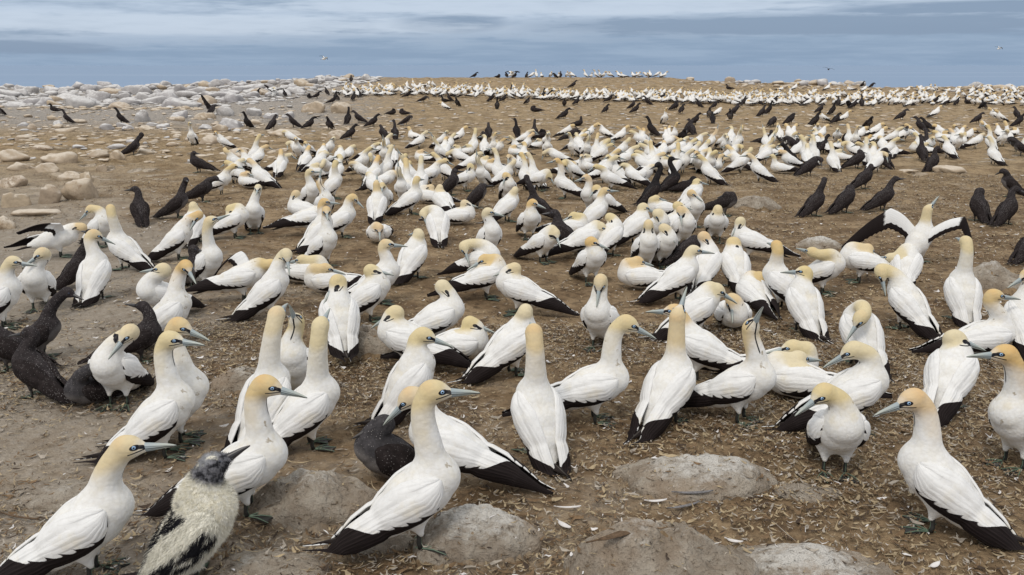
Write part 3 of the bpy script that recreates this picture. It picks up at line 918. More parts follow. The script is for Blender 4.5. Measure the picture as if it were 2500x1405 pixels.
def px_per_m(g):
    return FPX / (g[1] * CP + (ZC - g[2]) * SP)
NR = [0]
def rock_at(fx, fy, wpx, hpx, mat, label, cat='rock', group=None, name='boulder', bury=.35, seed=None, res=30, rough=.05, boxy=10, deep=.8):
    NR[0] += 1; sd_ = seed or NR[0] * 13 + 7
    g = ground_at(fx, fy); k = px_per_m(g)
    sx = wpx / k / 2; H = hpx / k
    ang = math.atan2(ZC - g[2], g[1])
    sy = sx * deep
    # visible height = part above ground plus the foreshortened depth
    H = max(.45 * H, H - 2 * sy * math.sin(ang) * .55) / math.cos(ang)
    sz = H / (2 * (1 - bury)) * 1.15
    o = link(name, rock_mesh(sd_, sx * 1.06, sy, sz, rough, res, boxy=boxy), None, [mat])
    yy = g[1] + sy * .75
    o.location = (g[0], yy, float(terr(g[0], yy)) + sz * (1 - 2 * bury)); o.rotation_euler = (0, 0, (sd_ % 7 - 3) * .12)
    tag(o, label, cat, group)
    return o

def mound_material():
    m, x, b = new_mat('worn_rock', .92, .2)
    P = x.node('ShaderNodeNewGeometry').outputs['Position']; hh = x.sep(x.attr('hh').outputs['Vector'])
    n1 = x.noise(P, 7, 5, .65); n2 = x.noise(P, 34, 5, .7); n3 = x.noise(P, 2.2, 3, .5); n4 = x.noise(x.scale(P, (1, 1.5, 1)), 15, 6, .75)
    c = x.mix(x.ss(n1, .3, .7), (.245, .198, .150), (.41, .365, .305))
    c = x.mix(x.mul(x.ss(n3, .50, .66), .35), c, (.33, .225, .14))
    c = x.mix(x.mul(x.ss(x.add(x.add(hh[0], x.mul(x.sub(n4, .5), 1.9)), hh[1]), .60, 1.25), .9), c, (.62, .60, .56))
    c = x.mix(x.mul(x.ss(n2, .56, .68), .7), c, (.105, .078, .052))
    x.put(b.inputs['Base Color'], c)
    x.put(b.inputs['Normal'], x.bump(n1, .8, .07, x.bump(n4, .9, .03, x.bump(n2, .5, .008)))); return m
mm_ = mound_material()
for q in MD:
    x0, y0, rx, ry, H, sd_, lab = q
    n = 150; u, v = np.meshgrid(np.linspace(-1.3, 1.3, n), np.linspace(-1.3, 1.3, n), indexing='ij')
    X, Y = x0 + u * rx, y0 + v * ry; mh = mound1(X, Y, q)
    lift = np.clip(mh / H * 5, 0, 1)
    Z = terr(X, Y) + .012 * fbm(X / .09, Y / .09, 51, 4) * lift + np.where(mh > .002, .014 * lift - .004, -.03)
    b0 = (np.arange(n - 1)[:, None] * n + np.arange(n - 1)[None]).ravel()
    Fm = np.stack([b0, b0 + n, b0 + n + 1, b0 + 1], 1); keep = (mh.ravel()[Fm] > .0005).any(1)
    V = np.stack([X - x0, Y - y0, Z], -1).reshape(-1, 3); z0 = float(Z.mean()); V[:, 2] -= z0
    Fm = Fm[keep]; used, inv = np.unique(Fm, return_inverse=True)
    me = mesh_np('worn_rock', V[used], inv.reshape(Fm.shape)); lim = .16 if 'lim' in lab or 'white' in lab else -.22
    add_attr(me, 'hh', np.stack([(mh / H).ravel()[used], np.full(len(used), lim), np.zeros(len(used))], 1))
    o = link('worn_rock', me, None, [mm_]); o.location = (x0, y0, z0); tag(o, lab, 'rock')
# ------------------------------------------------------------------ near birds, each posed after its own look in the photograph
A_ = 'adult'; J_ = 'young'
near = [
 # kind, feet x,y, head x,y, yaw, body pitch, bill yaw, bill pitch, label, options
 (A_, 237,1405, 312,1092, 12,36, 5,4, 'cream-headed gannet at the bottom left corner, bill over the tail of the one behind', {}),
 (A_, 615,1252, 652,942, 4,30, 355,-12, 'gannet standing behind the fluffy chick with its long neck raised, facing right', {}),
 (A_, 412,1112, 418,830, 14,42, 352,-3, 'large gannet overlapping its partner at the left, yellow nape curved, facing right', {}),
 (A_, 450,1075, 440,797, 14,44, 350,-20, 'gannet mostly hidden behind the big yellow-naped one, only its head clear', {}),
 (A_, 290,992, 312,815, 268,36, 238,-36, 'front-facing gannet with a brown smudge on its breast, bill hanging down', {}),
 (A_, 660,1065, 676,768, 62,50, 85,8, 'tall gannet seen from behind at the left of the huddled trio, neck straight up', {}),
 (A_, 722,985, 723,785, 272,52, 268,52, 'gannet in the huddled trio showing the black stripe under its raised throat', {}),
 (A_, 765,1092, 783,795, 22,42, 85,18, 'gannet at the right of the huddled trio with its head turned away', {}),
 (A_, 832,848, 820,690, 108,52, 235,-42, 'gannet with its back to us on a grey rock, head bent over its shoulder', {}),
 (A_, 908,785, 908,660, 8,40, 356,-9, 'gannet left of centre facing right, green-lined legs just behind the grey rock', {}),
 (A_, 932,742, 944,597, 14,34, 358,-2, 'gannet behind the left-centre one, orange nape and bill pointing right', {}),
 (A_, 1012,680, 1020,570, 58,46, 130,-10, 'gannet seen from behind at left centre with its long black tail to the left', {}),
 (A_, 1078,845, 1085,702, 6,30, 350,-48, 'big pale-headed gannet near the centre bowing its bill to the ground', {}),
 (A_, 990,905, 962,788, 176,26, 186,-30, 'gannet facing left with slanting bill behind the yellow-naped one', {}),
 (A_, 1012,1020, 1037,820, 30,56, 350,-16, 'deep yellow-naped gannet in the centre with hunched white back', {}),
 (A_, 1115,882, 1152,796, 4,12, 348,-16, 'gannet lying on the ground behind the hunched one, orange head up', {'sit':True}),
 (A_, 1255,915, 1284,760, 28,38, 75,-25, 'gannet near the centre with smooth yellow back of the head, wing black below', {}),
 (A_, 1310,1108, 1303,812, 112,54, 95,5, 'tall gannet with its back to us in the centre foreground, stained white back', {}),
 (A_, 1030,1328, 1060,956, 8,38, 2,1, 'big gannet in the central foreground, bill level, webbed foot on a grey rock', {}),
 (A_, 1090,1185, 998,972, 168,26, 192,-42, 'gannet bending over the dark speckled chick, bill slanting down left', {}),
 (A_, 1455,1030, 1533,790, 2,22, 352,-24, 'long-necked gannet right of centre facing right, dirty breast', {}),
 (A_, 1632,1030, 1655,772, 52,40, 55,58, 'gannet seen from behind with its bill thrown up to the right', {}),
 (A_, 1695,925, 1645,760, 172,30, 180,2, 'gannet half hidden behind the one with raised bill, facing left', {}),
 (A_, 1702,825, 1752,708, 8,42, 348,-30, 'orange-headed gannet right of centre leaning forward, facing right', {}),
 (A_, 1785,800, 1787,738, 268,14, 265,-50, 'white gannet resting breast-on behind the leaning orange-headed one', {'sit':True}),
 (A_, 1463,853, 1465,690, 248,40, 250,-58, 'gannet standing breast-on right of centre, looking straight down its bill', {}),
 (A_, 1565,705, 1545,655, 172,8, 20,-15, 'sleeping gannet curled up with only a yellow crown showing', {'sit':True}),
 (A_, 1658,735, 1695,612, 14,36, 356,-4, 'clean white gannet facing right with tail pointing down left, above the sleeping one', {}),
 (A_, 1722,700, 1722,580, 60,40, 325,-44, 'gannet with bent golden head just behind the clean white right-facing one', {}),
 (A_, 1790,702, 1796,594, 95,42, 335,-45, 'orange-headed gannet seen from behind with black and white notched back', {}),
 (A_, 1840,748, 1847,680, 98,14, 95,0, 'gannet sitting with its back to us, short golden neck, black wing tips', {'sit':True}),
 (A_, 1812,1030, 1834,800, 325,32, 285,58, 'gannet pointing its bill straight up, long black throat stripe showing', {}),
 (A_, 1905,935, 1952,872, 352,8, 175,-12, 'sleeping gannet with its head laid back, behind a smaller sleeping pair-mate', {'sit':True}),
 (A_, 1945,972, 1946,893, 160,8, 20,-8, 'sleeping gannet with its face buried, in front of another sleeper', {'sit':True}),
 (A_, 2080,1048, 2080,856, 3,32, 175,-32, 'deep orange-headed gannet facing right but reaching its bill back to the left', {}),
 (A_, 2037,1158, 2008,962, 262,34, 205,-24, 'gannet standing breast-on at the right, both green-lined feet showing', {}),
 (A_, 2268,1290, 2226,976, 152,42, 190,-16, 'largest gannet at the right foreground, facing left with long black tail', {}),
 (A_, 2470,1140, 2452,864, 202,40, 180,-1, 'gannet cut by the right edge of the photo, long bill level to the left', {}),
 (A_, 2312,995, 2335,826, 52,36, 348,-18, 'gannet at the right with a smooth egg-shaped back, head turned right', {}),
 (A_, 2395,862, 2428,722, 4,14, 356,-4, 'low gannet at the right with very long black wing tips spread behind', {'sit':True}),
 (A_, 2490,852, 2508,672, 78,44, 196,-24, 'gannet cut by the right edge, black rump towards us', {}),
 (A_, 2092,888, 2100,778, 98,46, 205,-50, 'gannet at the right twisting its yellow neck down to preen its side', {'lean':-.24}),
 (A_, 2203,805, 2152,668, 118,44, 295,-66, 'gannet at the right tucking its bill into its left shoulder', {}),
 (A_, 1955,808, 1962,664, 104,50, 180,2, 'gannet seen from behind with its bill level to the left', {}),
 (A_, 1900,755, 1895,600, 148,44, 100,0, 'gannet with tall golden nape behind the one whose bill points left', {}),
 (A_, 2010,718, 1983,616, 332,34, 125,5, 'gannet at the right with only the stub of its golden head turned away', {}),
 (A_, 2093,690, 2118,618, 166,14, 20,-35, 'round-bodied gannet leaning to preen its far flank, black wing edge', {}),
 (A_, 2207,703, 2175,630, 62,40, 130,-5, 'small gannet behind the preening one at the right, head turned away', {}),
 (A_, 2340,782, 2357,590, 84,54, 88,2, 'very tall thin-necked gannet at the right seen straight from behind', {}),
 (A_, 1262,768, 1253,656, 170,26, 187,-16, 'gannet near the centre facing left with black-tipped wings', {}),
 (A_, 1190,731, 1182,636, 8,22, 205,-22, 'gannet near the centre with its head folded back over spread black wing tips', {}),
 (A_, 1180,690, 1133,606, 330,26, 300,-50, 'gannet reaching its yellow head down beside the one with folded-back head', {}),
 (A_, 1196,632, 1193,518, 300,50, 352,-10, 'slim white-fronted gannet standing behind the preening pair at the centre', {}),
 (A_, 1328,642, 1346,572, 318,34, 290,-40, 'plump gannet right of centre looking down, tail out to the left', {}),
 (A_, 1292,584, 1302,496, 285,32, 330,-14, 'small clean gannet standing on thin legs between two dark young birds', {}),
 (A_, 1240,542, 1258,464, 28,38, 80,0, 'gannet with a plain cream nape left of the long-necked dark bird', {}),
 (A_, 1120,548, 1136,497, 2,10, 352,-12, 'orange-headed gannet sitting low beside a dark grey young bird', {'sit':True}),
 (A_, 1080,526, 1074,458, 118,24, 95,0, 'gannet facing away left of the orange-headed sitting one', {}),
 (A_, 1070,592, 1034,525, 98,46, 300,-48, 'back-turned gannet arching its yellow neck down to the left', {}),
 (A_, 1005,524, 1019,438, 20,36, 60,-5, 'bright white gannet with a thin golden neck at the left of the main flock front', {}),
 (A_, 927,592, 922,560, 262,10, 280,-40, 'gannet curled on the ground alone, orange crown towards us', {'sit':True}),
 (A_, 922,540, 919,450, 90,44, 90,55, 'gannet with neck stretched up and black wing ends drooping, seen from behind', {}),
 (A_, 838,580, 864,484, 14,36, 345,-40, 'gannet left of centre looking down to the right over brown litter', {}),
 (A_, 795,652, 797,516, 328,46, 285,-20, 'tall gannet left of centre facing us with black wing edge at its left', {}),
 (A_, 785,610, 793,494, 40,46, 356,-2, 'gannet right behind the tall front-facing one, bill level to the right', {}),
 (A_, 738,552, 720,475, 168,16, 212,-50, 'gannet with a hooked golden neck bending down left', {}),
 (A_, 760,512, 757,420, 310,50, 5,2, 'upright gannet at the left front of the flock, golden head turned right', {}),
 (A_, 795,540, 780,446, 300,48, 0,84, 'gannet pointing its bill vertically in the left part of the flock', {}),
 (A_, 755,574, 772,525, 20,14, 190,-20, 'gannet with drooped wing preening behind the tall front-facing one', {}),
 (A_, 816,486, 820,398, 25,48, 70,0, 'white gannet with slender neck near the left end of the flock', {}),
 (A_, 577,582, 565,519, 6,32, 240,-50, 'arched gannet with its head tucked under its breast at the left', {}),
 (A_, 622,570, 630,460, 292,48, 275,-18, 'gannet with a thin stained neck looking straight at us at the left', {}),
 (A_, 513,702, 514,540, 330,44, 15,20, 'long-necked gannet with throat stripe beside a grey young bird', {}),
 (A_, 440,634, 482,528, 14,42, 232,-50, 'gannet at the left preening its breast, long black wing to the lower left', {}),
 (A_, 478,592, 472,502, 90,44, 92,0, 'gannet hidden behind the breast-preening one, nape showing', {}),
 (A_, 305,658, 270,510, 164,40, 110,0, 'long-necked gannet at the left facing away to the left, wing fringed black', {}),
 (A_, 252,602, 220,512, 335,44, 200,-40, 'gannet at the far left arching its neck over a dark bird', {}),
 (A_, 240,730, 232,574, 84,52, 20,-28, 'gannet at the left with its back to us, snowy wings and yellow nape', {}),
 (A_, 152,628, 196,555, 20,12, 188,-10, 'gannet at the far left preening its raised black wing', {'open':'fold'}),
 (A_, 15,800, 34,640, 22,46, 358,-6, 'gannet cut by the left edge, crossing bills with its neighbour', {}),
 (A_, 98,757, 100,620, 288,36, 222,-28, 'gannet near the left edge turned towards us, bill down left', {}),
 (A_, 392,785, 396,657, 242,30, 182,-4, 'gannet at the left with level bill pointing left and pale breast', {}),
 (A_, 425,842, 455,652, 24,46, 312,-30, 'gannet at the left with a slim white neck, bill turned towards us', {}),
 (A_, 600,735, 663,646, 8,16, 352,-6, 'gannet lifting a half-folded wing beside the orange-faced one', {'open':'half'}),
 (A_, 665,775, 700,624, 20,44, 292,-50, 'orange-faced gannet at left centre with black tail to the lower left', {}),
 (A_, 752,692, 742,648, 352,8, 170,-10, 'sleeping gannet with a yellow crescent of head on its back, left of centre', {'sit':True}),
 (A_, 805,716, 795,678, 186,8, 5,-15, 'sleeping gannet facing left with one orange cheek showing', {'sit':True}),
 (A_, 1443,692, 1446,591, 292,36, 340,-16, 'gannet standing breast-on with a fine dark throat line right of centre', {}),
 (A_, 1575,660, 1583,552, 282,48, 262,-66, 'slim gannet looking down between taller neighbours right of centre', {}),
 (A_, 1620,652, 1624,562, 292,44, 322,-42, 'orange-capped gannet right of centre with slanting bill', {}),
 (A_, 1552,596, 1573,506, 24,38, 350,-22, 'gannet with black wings to the lower left in the crowd right of centre', {}),
 (A_, 1605,602, 1608,530, 290,42, 305,-52, 'cream-headed gannet squeezed behind the orange-capped one', {}),
 (A_, 1618,530, 1602,488, 188,8, 20,-10, 'white gannet sleeping below the big dark group', {'sit':True}),
 (A_, 1650,586, 1656,502, 6,34, 352,-12, 'gannet with hooked yellow neck facing right in the crowd right of centre', {}),
 (A_, 1668,604, 1661,516, 282,42, 272,-50, 'gannet looking straight down its bill in the crowd right of centre', {}),
 (A_, 1692,555, 1690,473, 288,42, 325,-28, 'grey-white gannet standing breast-on next to a brown young bird', {}),
 (A_, 1690,512, 1703,444, 28,40, 355,-12, 'gannet with black eye line right of the big dark group', {}),
 (A_, 1746,592, 1753,520, 262,34, 282,-70, 'bent golden-headed gannet bowing its bill at the right of the crowd', {}),
 (A_, 1824,636, 1805,543, 168,20, 214,-50, 'orange-headed gannet at the right edge of the crowd, bill down left', {}),
 (A_, 1455,562, 1478,466, 22,42, 355,2, 'tall gannet facing right at the front of the crowd, tail long and black', {}),
 (A_, 1470,525, 1453,462, 205,34, 222,-42, 'gannet with bill down left behind the tall right-facing one', {}),
 (A_, 1440,522, 1430,434, 232,40, 186,-14, 'gannet facing left with curved cream neck near the crowd front', {}),
 (A_, 1378,486, 1359,393, 166,32, 187,-8, 'upright gannet facing left on open ground at the front of the crowd', {}),
 (A_, 1320,466, 1340,430, 330,20, 320,-50, 'round white gannet with lowered yellow head right of the dark long-necked bird', {}),
 (A_, 1393,578, 1400,535, 4,8, 190,-20, 'white gannet asleep to the right of a dark young bird', {'sit':True}),
 (A_, 1430,628, 1468,554, 14,26, 340,-30, 'gannet with flecked back and orange nape right of the dark young bird', {}),
 (A_, 1490,625, 1493,537, 40,40, 335,-48, 'orange-naped gannet behind the flecked-backed one', {}),
 (A_, 1050,498, 1050,460, 170,12, 185,-12, 'small gannet sitting with bill to the left in the shade of its neighbours', {'sit':True}),
 (A_, 1137,467, 1146,407, 342,26, 232,-50, 'gannet with bowed orange head left of the grey young bird', {}),
 (A_, 1240,494, 1233,430, 285,40, 250,-50, 'gannet with pale drooping face in the middle of the flock front', {}),
 # dark young birds
 (J_, 958,1165, 932,1036, 206,36, 190,-20, 'speckled dark chick crouched between two gannets in the foreground', {'sit':True,'fat':1.12,'scale':.98,'mat':'juvs'}),
 (J_, 1372,612, 1353,520, 152,38, 183,-2, 'charcoal young gannet with bill to the left, right of centre', {}),
 (J_, 1312,535, 1285,432, 152,32, 100,10, 'dark long-necked young gannet seen from behind near the centre', {}),
 (J_, 1167,510, 1181,455, 12,44, 4,6, 'grey-brown young gannet with stout bill to the right', {'mat':'juvp'}),
 (J_, 1102,478, 1111,418, 18,44, 2,0, 'grey young gannet among the white ones with bill to the right', {'mat':'juvp'}),
 (J_, 195,700, 237,520, 32,46, 150,6, 'big dark young gannet at the left stretching its neck to the arched white one', {}),
 (J_, 110,875, 170,708, 14,36, 345,-16, 'large speckled dark young gannet at the left edge, bill to the right', {'mat':'juvp'}),
 (J_, 90,968, 72,812, 158,34, 184,-6, 'dark young gannet at the lower left, bill to the left and tail to the right', {}),
 (J_, 22,905, -25,800, 186,34, 180,0, 'dark young gannet cut off by the left edge of the photo', {}),
 (J_, 350,882, 348,748, 18,24, 172,8, 'dark young gannet at the left with its beak pointing left over its back', {}),
 (J_, 230,985, 250,888, 238,16, 60,-20, 'dark chick asleep behind the breast-on gannet at the left', {'sit':True,'fat':1.05,'scale':.80,'mat':'juvs'}),
 (J_, 478,702, 474,608, 325,46, 350,-8, 'slim grey-black young gannet beside a long white neck at the left', {'mat':'juvp'}),
 (J_, 1770,528, 1775,478, 332,22, 150,-20, 'brown young gannet preening with its head laid back', {'mat':'juvp'}),
 (J_, 1682,645, 1668,622, 20,30, 200,-40, 'brown-winged young gannet bent double in the crowd right of centre', {}),
 (J_, 345,548, 329,462, 118,44, 182,-4, 'solitary dark young gannet seen from behind at the left, bill to the left', {}),
 (J_, 437,532, 454,440, 12,36, 300,0, 'grey young gannet facing us beside the solitary dark one', {'mat':'juvp'}),
 (J_, 497,494, 527,436, 10,28, 345,-20, 'dark young gannet reaching its bill into the flock at the left', {}),
 (J_, 328,380, 344,328, 24,34, 200,-30, 'dark young gannet at the left preening with ruffled head', {}),
 (J_, 485,422, 474,374, 168,22, 340,0, 'dark young gannet with raised rump at the left of the flock', {}),
 (J_, 1640,470, 1640,388, 20,36, 350,2, 'black long-necked bird rising from the big dark group', {'mat':'corm'}),
 (J_, 1592,500, 1606,402, 22,46, 190,-25, 'black bird with a silver bill at the left of the big dark group', {'mat':'corm','sit':False}),
 (J_, 1672,470, 1690,440, 8,10, 170,-30, 'round black bird lying at the right of the big dark group', {'sit':True,'mat':'corm'}),
 (J_, 1988,528, 2012,440, 28,38, 80,-30, 'grey-headed young gannet at the left of the young group on bare ground', {'mat':'juvp'}),
 (J_, 2062,520, 2072,462, 22,40, 190,-30, 'young gannet with its head tucked over its back on bare ground', {}),
 (J_, 2108,462, 2126,406, 24,34, 90,-10, 'distant young gannet with pale belly behind the tucked one', {'mat':'juvp'}),
 (J_, 2155,515, 2187,437, 10,34, 358,4, 'alert dark young gannet with bill to the right on bare ground', {}),
 (J_, 2385,540, 2396,468, 98,46, 320,-60, 'dark young gannet preening its breast at the right', {}),
 (J_, 2455,548, 2482,462, 30,42, 330,-20, 'dark young gannet with a white fleck on its wing at the right edge', {}),
 (J_, 2462,480, 2447,418, 160,40, 120,-30, 'brownish young gannet behind the flecked one at the right edge', {'mat':'juvp'}),
 (J_, 2505,640, 2530,540, 30,40, 0,0, 'big dark young gannet cut off by the right edge', {}),
 (J_, 2275,420, 2290,362, 30,50, 350,-20, 'half-moulted young gannet with pale breast on the right edge of the flock', {'mat':'juvp'}),
 (J_, 2155,412, 2163,366, 100,30, 330,-30, 'dark young gannet beside a bowing white one in the right of the flock', {}),
 (J_, 2092,412, 2100,372, 12,30, 350,-12, 'dark young gannet crouching at the right front of the flock', {}),
]
def half_open(po):
    return open_wing(po, 1, (-.55, .30, .85), (-.85, .25, -.75), .17, .36, (.15, .16, .05), back=(-.75, .1, -.55), cdir2=(-.35, -.1, -.9))
def fold_up(po):
    return open_wing(po, -1, (-.2, .6, .7), (-1, .3, -.15), .16, .40, (.15, .13, .04), back=(-.7, .1, -.7))
ADULTS = []      # (depth, callable) so that only the nearest 300 become things of their own
for i, (k, fx, fy, hx, hy, yaw, bp, by, bpt, lab, op) in enumerate(near):
    w = None
    if op.get('open') == 'half': w = {1: half_open}
    if op.get('open') == 'fold': w = {-1: fold_up}
    bm = M[op['mat']] if 'mat' in op else None
    place(k, fx, fy, hx, hy, yaw, bp, by, bpt, lab, sit=op.get('sit', False), scale=op.get('scale', 1.06 if k == A_ else .93 if fy < 620 else .82) * float(np.interp(fy, [420, 700, 950], [.93, .97, 1.0])), fat=op.get('fat', 1.0), wings=w, bodymat=bm, lean=op.get('lean'))
N_NEAR = sum(1 for n_ in near if n_[0] == A_)

# the bird with both wings spread at the right, and other spread birds
def wing_pair(d1l, d2l, d1r, d2r, l1, l2, ch, back=(-1, 0, -.35), c2=(-.7, 0, -.7), c2r=None, backr=None):
    return {1: lambda po: open_wing(po, 1, d1l, d2l, l1, l2, ch, back, c2), -1: lambda po: open_wing(po, -1, d1r, d2r, l1, l2, ch, backr or back, c2r or c2)}
place(A_, 2240,640, 2266,512, 30,44, 22,50, 'gannet holding both wings open and pointing its bill up, right of the flock',
      wings={1: lambda po: open_wing(po, 1, (-.50, .62, .62), (-.55, .52, -.72), .33, .60, (.20, .21, .07), back=(-.10, -.10, -1), cdir2=(.12, -.20, -.9)),
             -1: lambda po: open_wing(po, -1, (.55, .62, .42), (.30, .20, -1), .36, .40, (.19, .13, .05), back=(-.45, .05, -.85), cdir2=(-.9, .05, -.25))}, scale=1.08)
place(J_, 518,284, 527,258, 12,50, 0,-5, 'dark young gannet flapping both wings at the far left by the boulders',
      wings=wing_pair((-.5, .5, .8), (-.7, .6, .6), (-.5, .3, .9), (-.6, .1, .9), .2, .42, (.18, .16, .05), back=(-1, 0, -.4)))
place(A_, 672,238, 668,215, 10,60, 200,-30, 'white gannet far left with both black-tipped wings spread wide',
      wings=wing_pair((-.8, .6, .5), (-.9, .8, .5), (.6, .8, .3), (.9, .9, .1), .26, .52, (.19, .17, .05)))
place(A_, 1250,190, 1249,176, 20,20, 0,0, 'white gannet on the ridge with raised arched wings against the sky',
      wings=wing_pair((-.3, 1, .6), (-.4, 1, -.15), (.3, 1, .6), (.4, 1, -.15), .30, .52, (.20, .18, .05)))

# ------------------------------------------------------------------ fluffy moulting chick in the foreground
def chick():
    g = ground_at(492, 1404); yaw = 14
    po = Pose(50, (.085, 0, .475), dirv(0, 30), False, 1.30)
    po.C = po.C + np.array([.015, 0, -.01]); po.rad = po.rad * np.linspace(1.25, 1.12, len(po.rad))
    root = bpy.data.objects.new('gannet_chick', None); COL.objects.link(root)
    root.location = g; root.rotation_euler = (0, 0, math.radians(yaw)); root.scale = (1.02,) * 3
    m, x, b = new_mat('moulting_down', .95, .1)
    obj = x.node('ShaderNodeTexCoord').outputs['Object']
    bx, by, bz = x.sep(x.attr('bd').outputs['Vector']); hx_, hy_, hz_ = x.sep(x.attr('hl').outputs['Vector'])
    t = x.sep(x.attr('nk').outputs['Vector'])[0]
    nz = x.noise(obj, 14, 4, .65, .6); n2 = x.noise(obj, 55, 3, .6)
    c = x.mix(x.ss(n2, .3, .7), (.80, .76, .63), (.86, .84, .77))
    up = x.mul(x.ss(x.add(bz, x.mul(x.m('ABSOLUTE', by), .25)), -.01, .045), x.ss(bx, .12, .04))
    blk = x.mul(x.ss(x.add(nz, x.mul(x.sub(n2, .5), .3)), .52, .57), up)
    rump = x.mul(x.ss(bx, -.20, -.24), x.ss(nz, .40, .48))
    head = x.mul(x.ss(t, .50, .72), x.ss(x.add(nz, x.mul(hz_, -2.5)), .18, .34))
    c = x.mix(x.mx(blk, rump), c, (.018, .018, .022))
    c = x.mix(head, c, x.mix(x.ss(n2, .35, .65), (.022, .022, .026), (.20, .20, .22)))
    crown = x.mul(x.ss(hz_, .02, .04), .6); c = x.mix(x.mul(crown, head), c, (.42, .43, .45))
    x.put(b.inputs['Base Color'], c); x.put(b.inputs['Normal'], x.bump(n2, .6, .01))
    me = bird_body(po, .0095); body = link('body', me, root, [m])
    # soft down standing off the skin, carrying the colour of the place it grows from
    n = len(me.vertices); co = np.empty(n * 3); me.vertices.foreach_get('co', co); co = co.reshape(-1, 3)
    nr = np.empty(n * 3); me.vertex_normals.foreach_get('vector', nr); nr = nr.reshape(-1, 3)
    rg = np.random.default_rng(5); K = 60000; pick = rg.integers(0, n, K)
    A = {}
    for nm in ('hl', 'nk', 'bd'):
        a = np.empty(n * 3); me.attributes[nm].data.foreach_get('vector', a); A[nm] = a.reshape(-1, 3)[pick]
    P0 = co[pick] + rg.normal(size=(K, 3)) * .003; N0 = nr[pick] + rg.normal(size=(K, 3)) * .45 + np.array([-.5, 0, -.7]); N0 /= np.linalg.norm(N0, axis=1)[:, None]
    L = rg.uniform(.008, .019, K)[:, None] * np.where(A['nk'][:, :1] > .7, .45, 1.0)
    W = np.cross(N0, rg.normal(size=(K, 3))); W /= np.linalg.norm(W, axis=1)[:, None]; W *= .0009
    V = np.stack([P0 - W, P0 + W, P0 + N0 * L], 1).reshape(-1, 3)
    tm = mesh_np('down', V, np.arange(K * 3).reshape(-1, 3), smooth=False)
    for nm in A: add_attr(tm, nm, np.repeat(A[nm], 3, axis=0))
    link('down', tm, root, [m])
    link('bill', bill_mesh(po, .85), root, [M['jbill']])
    for s_ in (1, -1):
        link('eye', eye_mesh(po, s_, .007), root, [M['jeye']])
        wm = folded_wing(po, s_, 44, 24, ln=.46)
        uv = np.empty(len(wm.vertices) * 3); wm.attributes['wv'].data.foreach_get('vector', uv); uv = uv.reshape(-1, 3)
        w_ = link('wing', wm, root, [mat_chick_wing()])
        nw = len(wm.vertices); cw = np.empty(nw * 3); wm.vertices.foreach_get('co', cw); cw = cw.reshape(-1, 3)
        nn_ = np.empty(nw * 3); wm.vertex_normals.foreach_get('vector', nn_); nn_ = nn_.reshape(-1, 3)
        Kw = 11000; pk = rg.integers(0, nw // 2, Kw); Pw = cw[pk] + rg.normal(size=(Kw, 3)) * .004
        Nw = nn_[pk] * .35 + rg.normal(size=(Kw, 3)) * .28 - po.a * 1.0 + np.array([0, 0, -.25]); Nw /= np.linalg.norm(Nw, axis=1)[:, None]
        Ww = np.cross(Nw, rg.normal(size=(Kw, 3))); Ww /= np.linalg.norm(Ww, axis=1)[:, None]; Lw = rg.uniform(.012, .034, Kw)[:, None]
        tw = mesh_np('down', np.stack([Pw - Ww * .0011, Pw + Ww * .0011, Pw + Nw * Lw], 1).reshape(-1, 3), np.arange(Kw * 3).reshape(-1, 3), smooth=False)
        add_attr(tw, 'wv', np.repeat(uv[pk], 3, axis=0)); link('down', tw, w_, [mat_chick_wing()])
        l = link('leg', LEG[s_], root); link('foot', FOOT[s_], l)
    link('tail', tail_mesh(po, .03), root, [M['jwing']])
    tag(root, 'fluffy cream chick moulting into black feathers, black-masked head, in the left foreground', 'gannet chick')
_cw = []
def mat_chick_wing():
    if _cw: return _cw[0]
    m, x, b = new_mat('moulting_wing', .9, .1)
    obj = x.node('ShaderNodeTexCoord').outputs['Object']
    s, t, sd_ = x.sep(x.attr('wv').outputs['Vector'])
    nz = x.noise(x.comb(x.mul(s, 4.5), x.mul(t, 6), 4.3), 1.0, 3, .6, .9); n2 = x.noise(obj, 70, 3, .6)
    k = x.ss(x.add(nz, x.mul(x.sub(n2, .5), .55)), .50, .58)
    lowb = x.mul(x.ss(x.m('ABSOLUTE', x.sub(t, .74)), .24, .12), x.ss(s, .06, .14))
    upb = x.mul(x.ss(t, .24, .12), x.ss(s, .10, .2))
    band = x.mx(lowb, upb)
    k = x.mul(x.ss(x.add(x.mul(band, .62), x.mul(x.sub(nz, .5), 2.4)), .30, .44), x.ss(band, .0, .3))
    k = x.mx(k, x.mul(x.ss(s, .80, .9), x.ss(nz, .42, .5)))
    c = x.mix(k, x.mix(n2, (.72, .69, .58), (.84, .82, .74)), (.016, .016, .020))
    x.put(b.inputs['Base Color'], c); x.put(b.inputs['Normal'], x.bump(n2, .9, .012)); _cw.append(m); return m
chick()
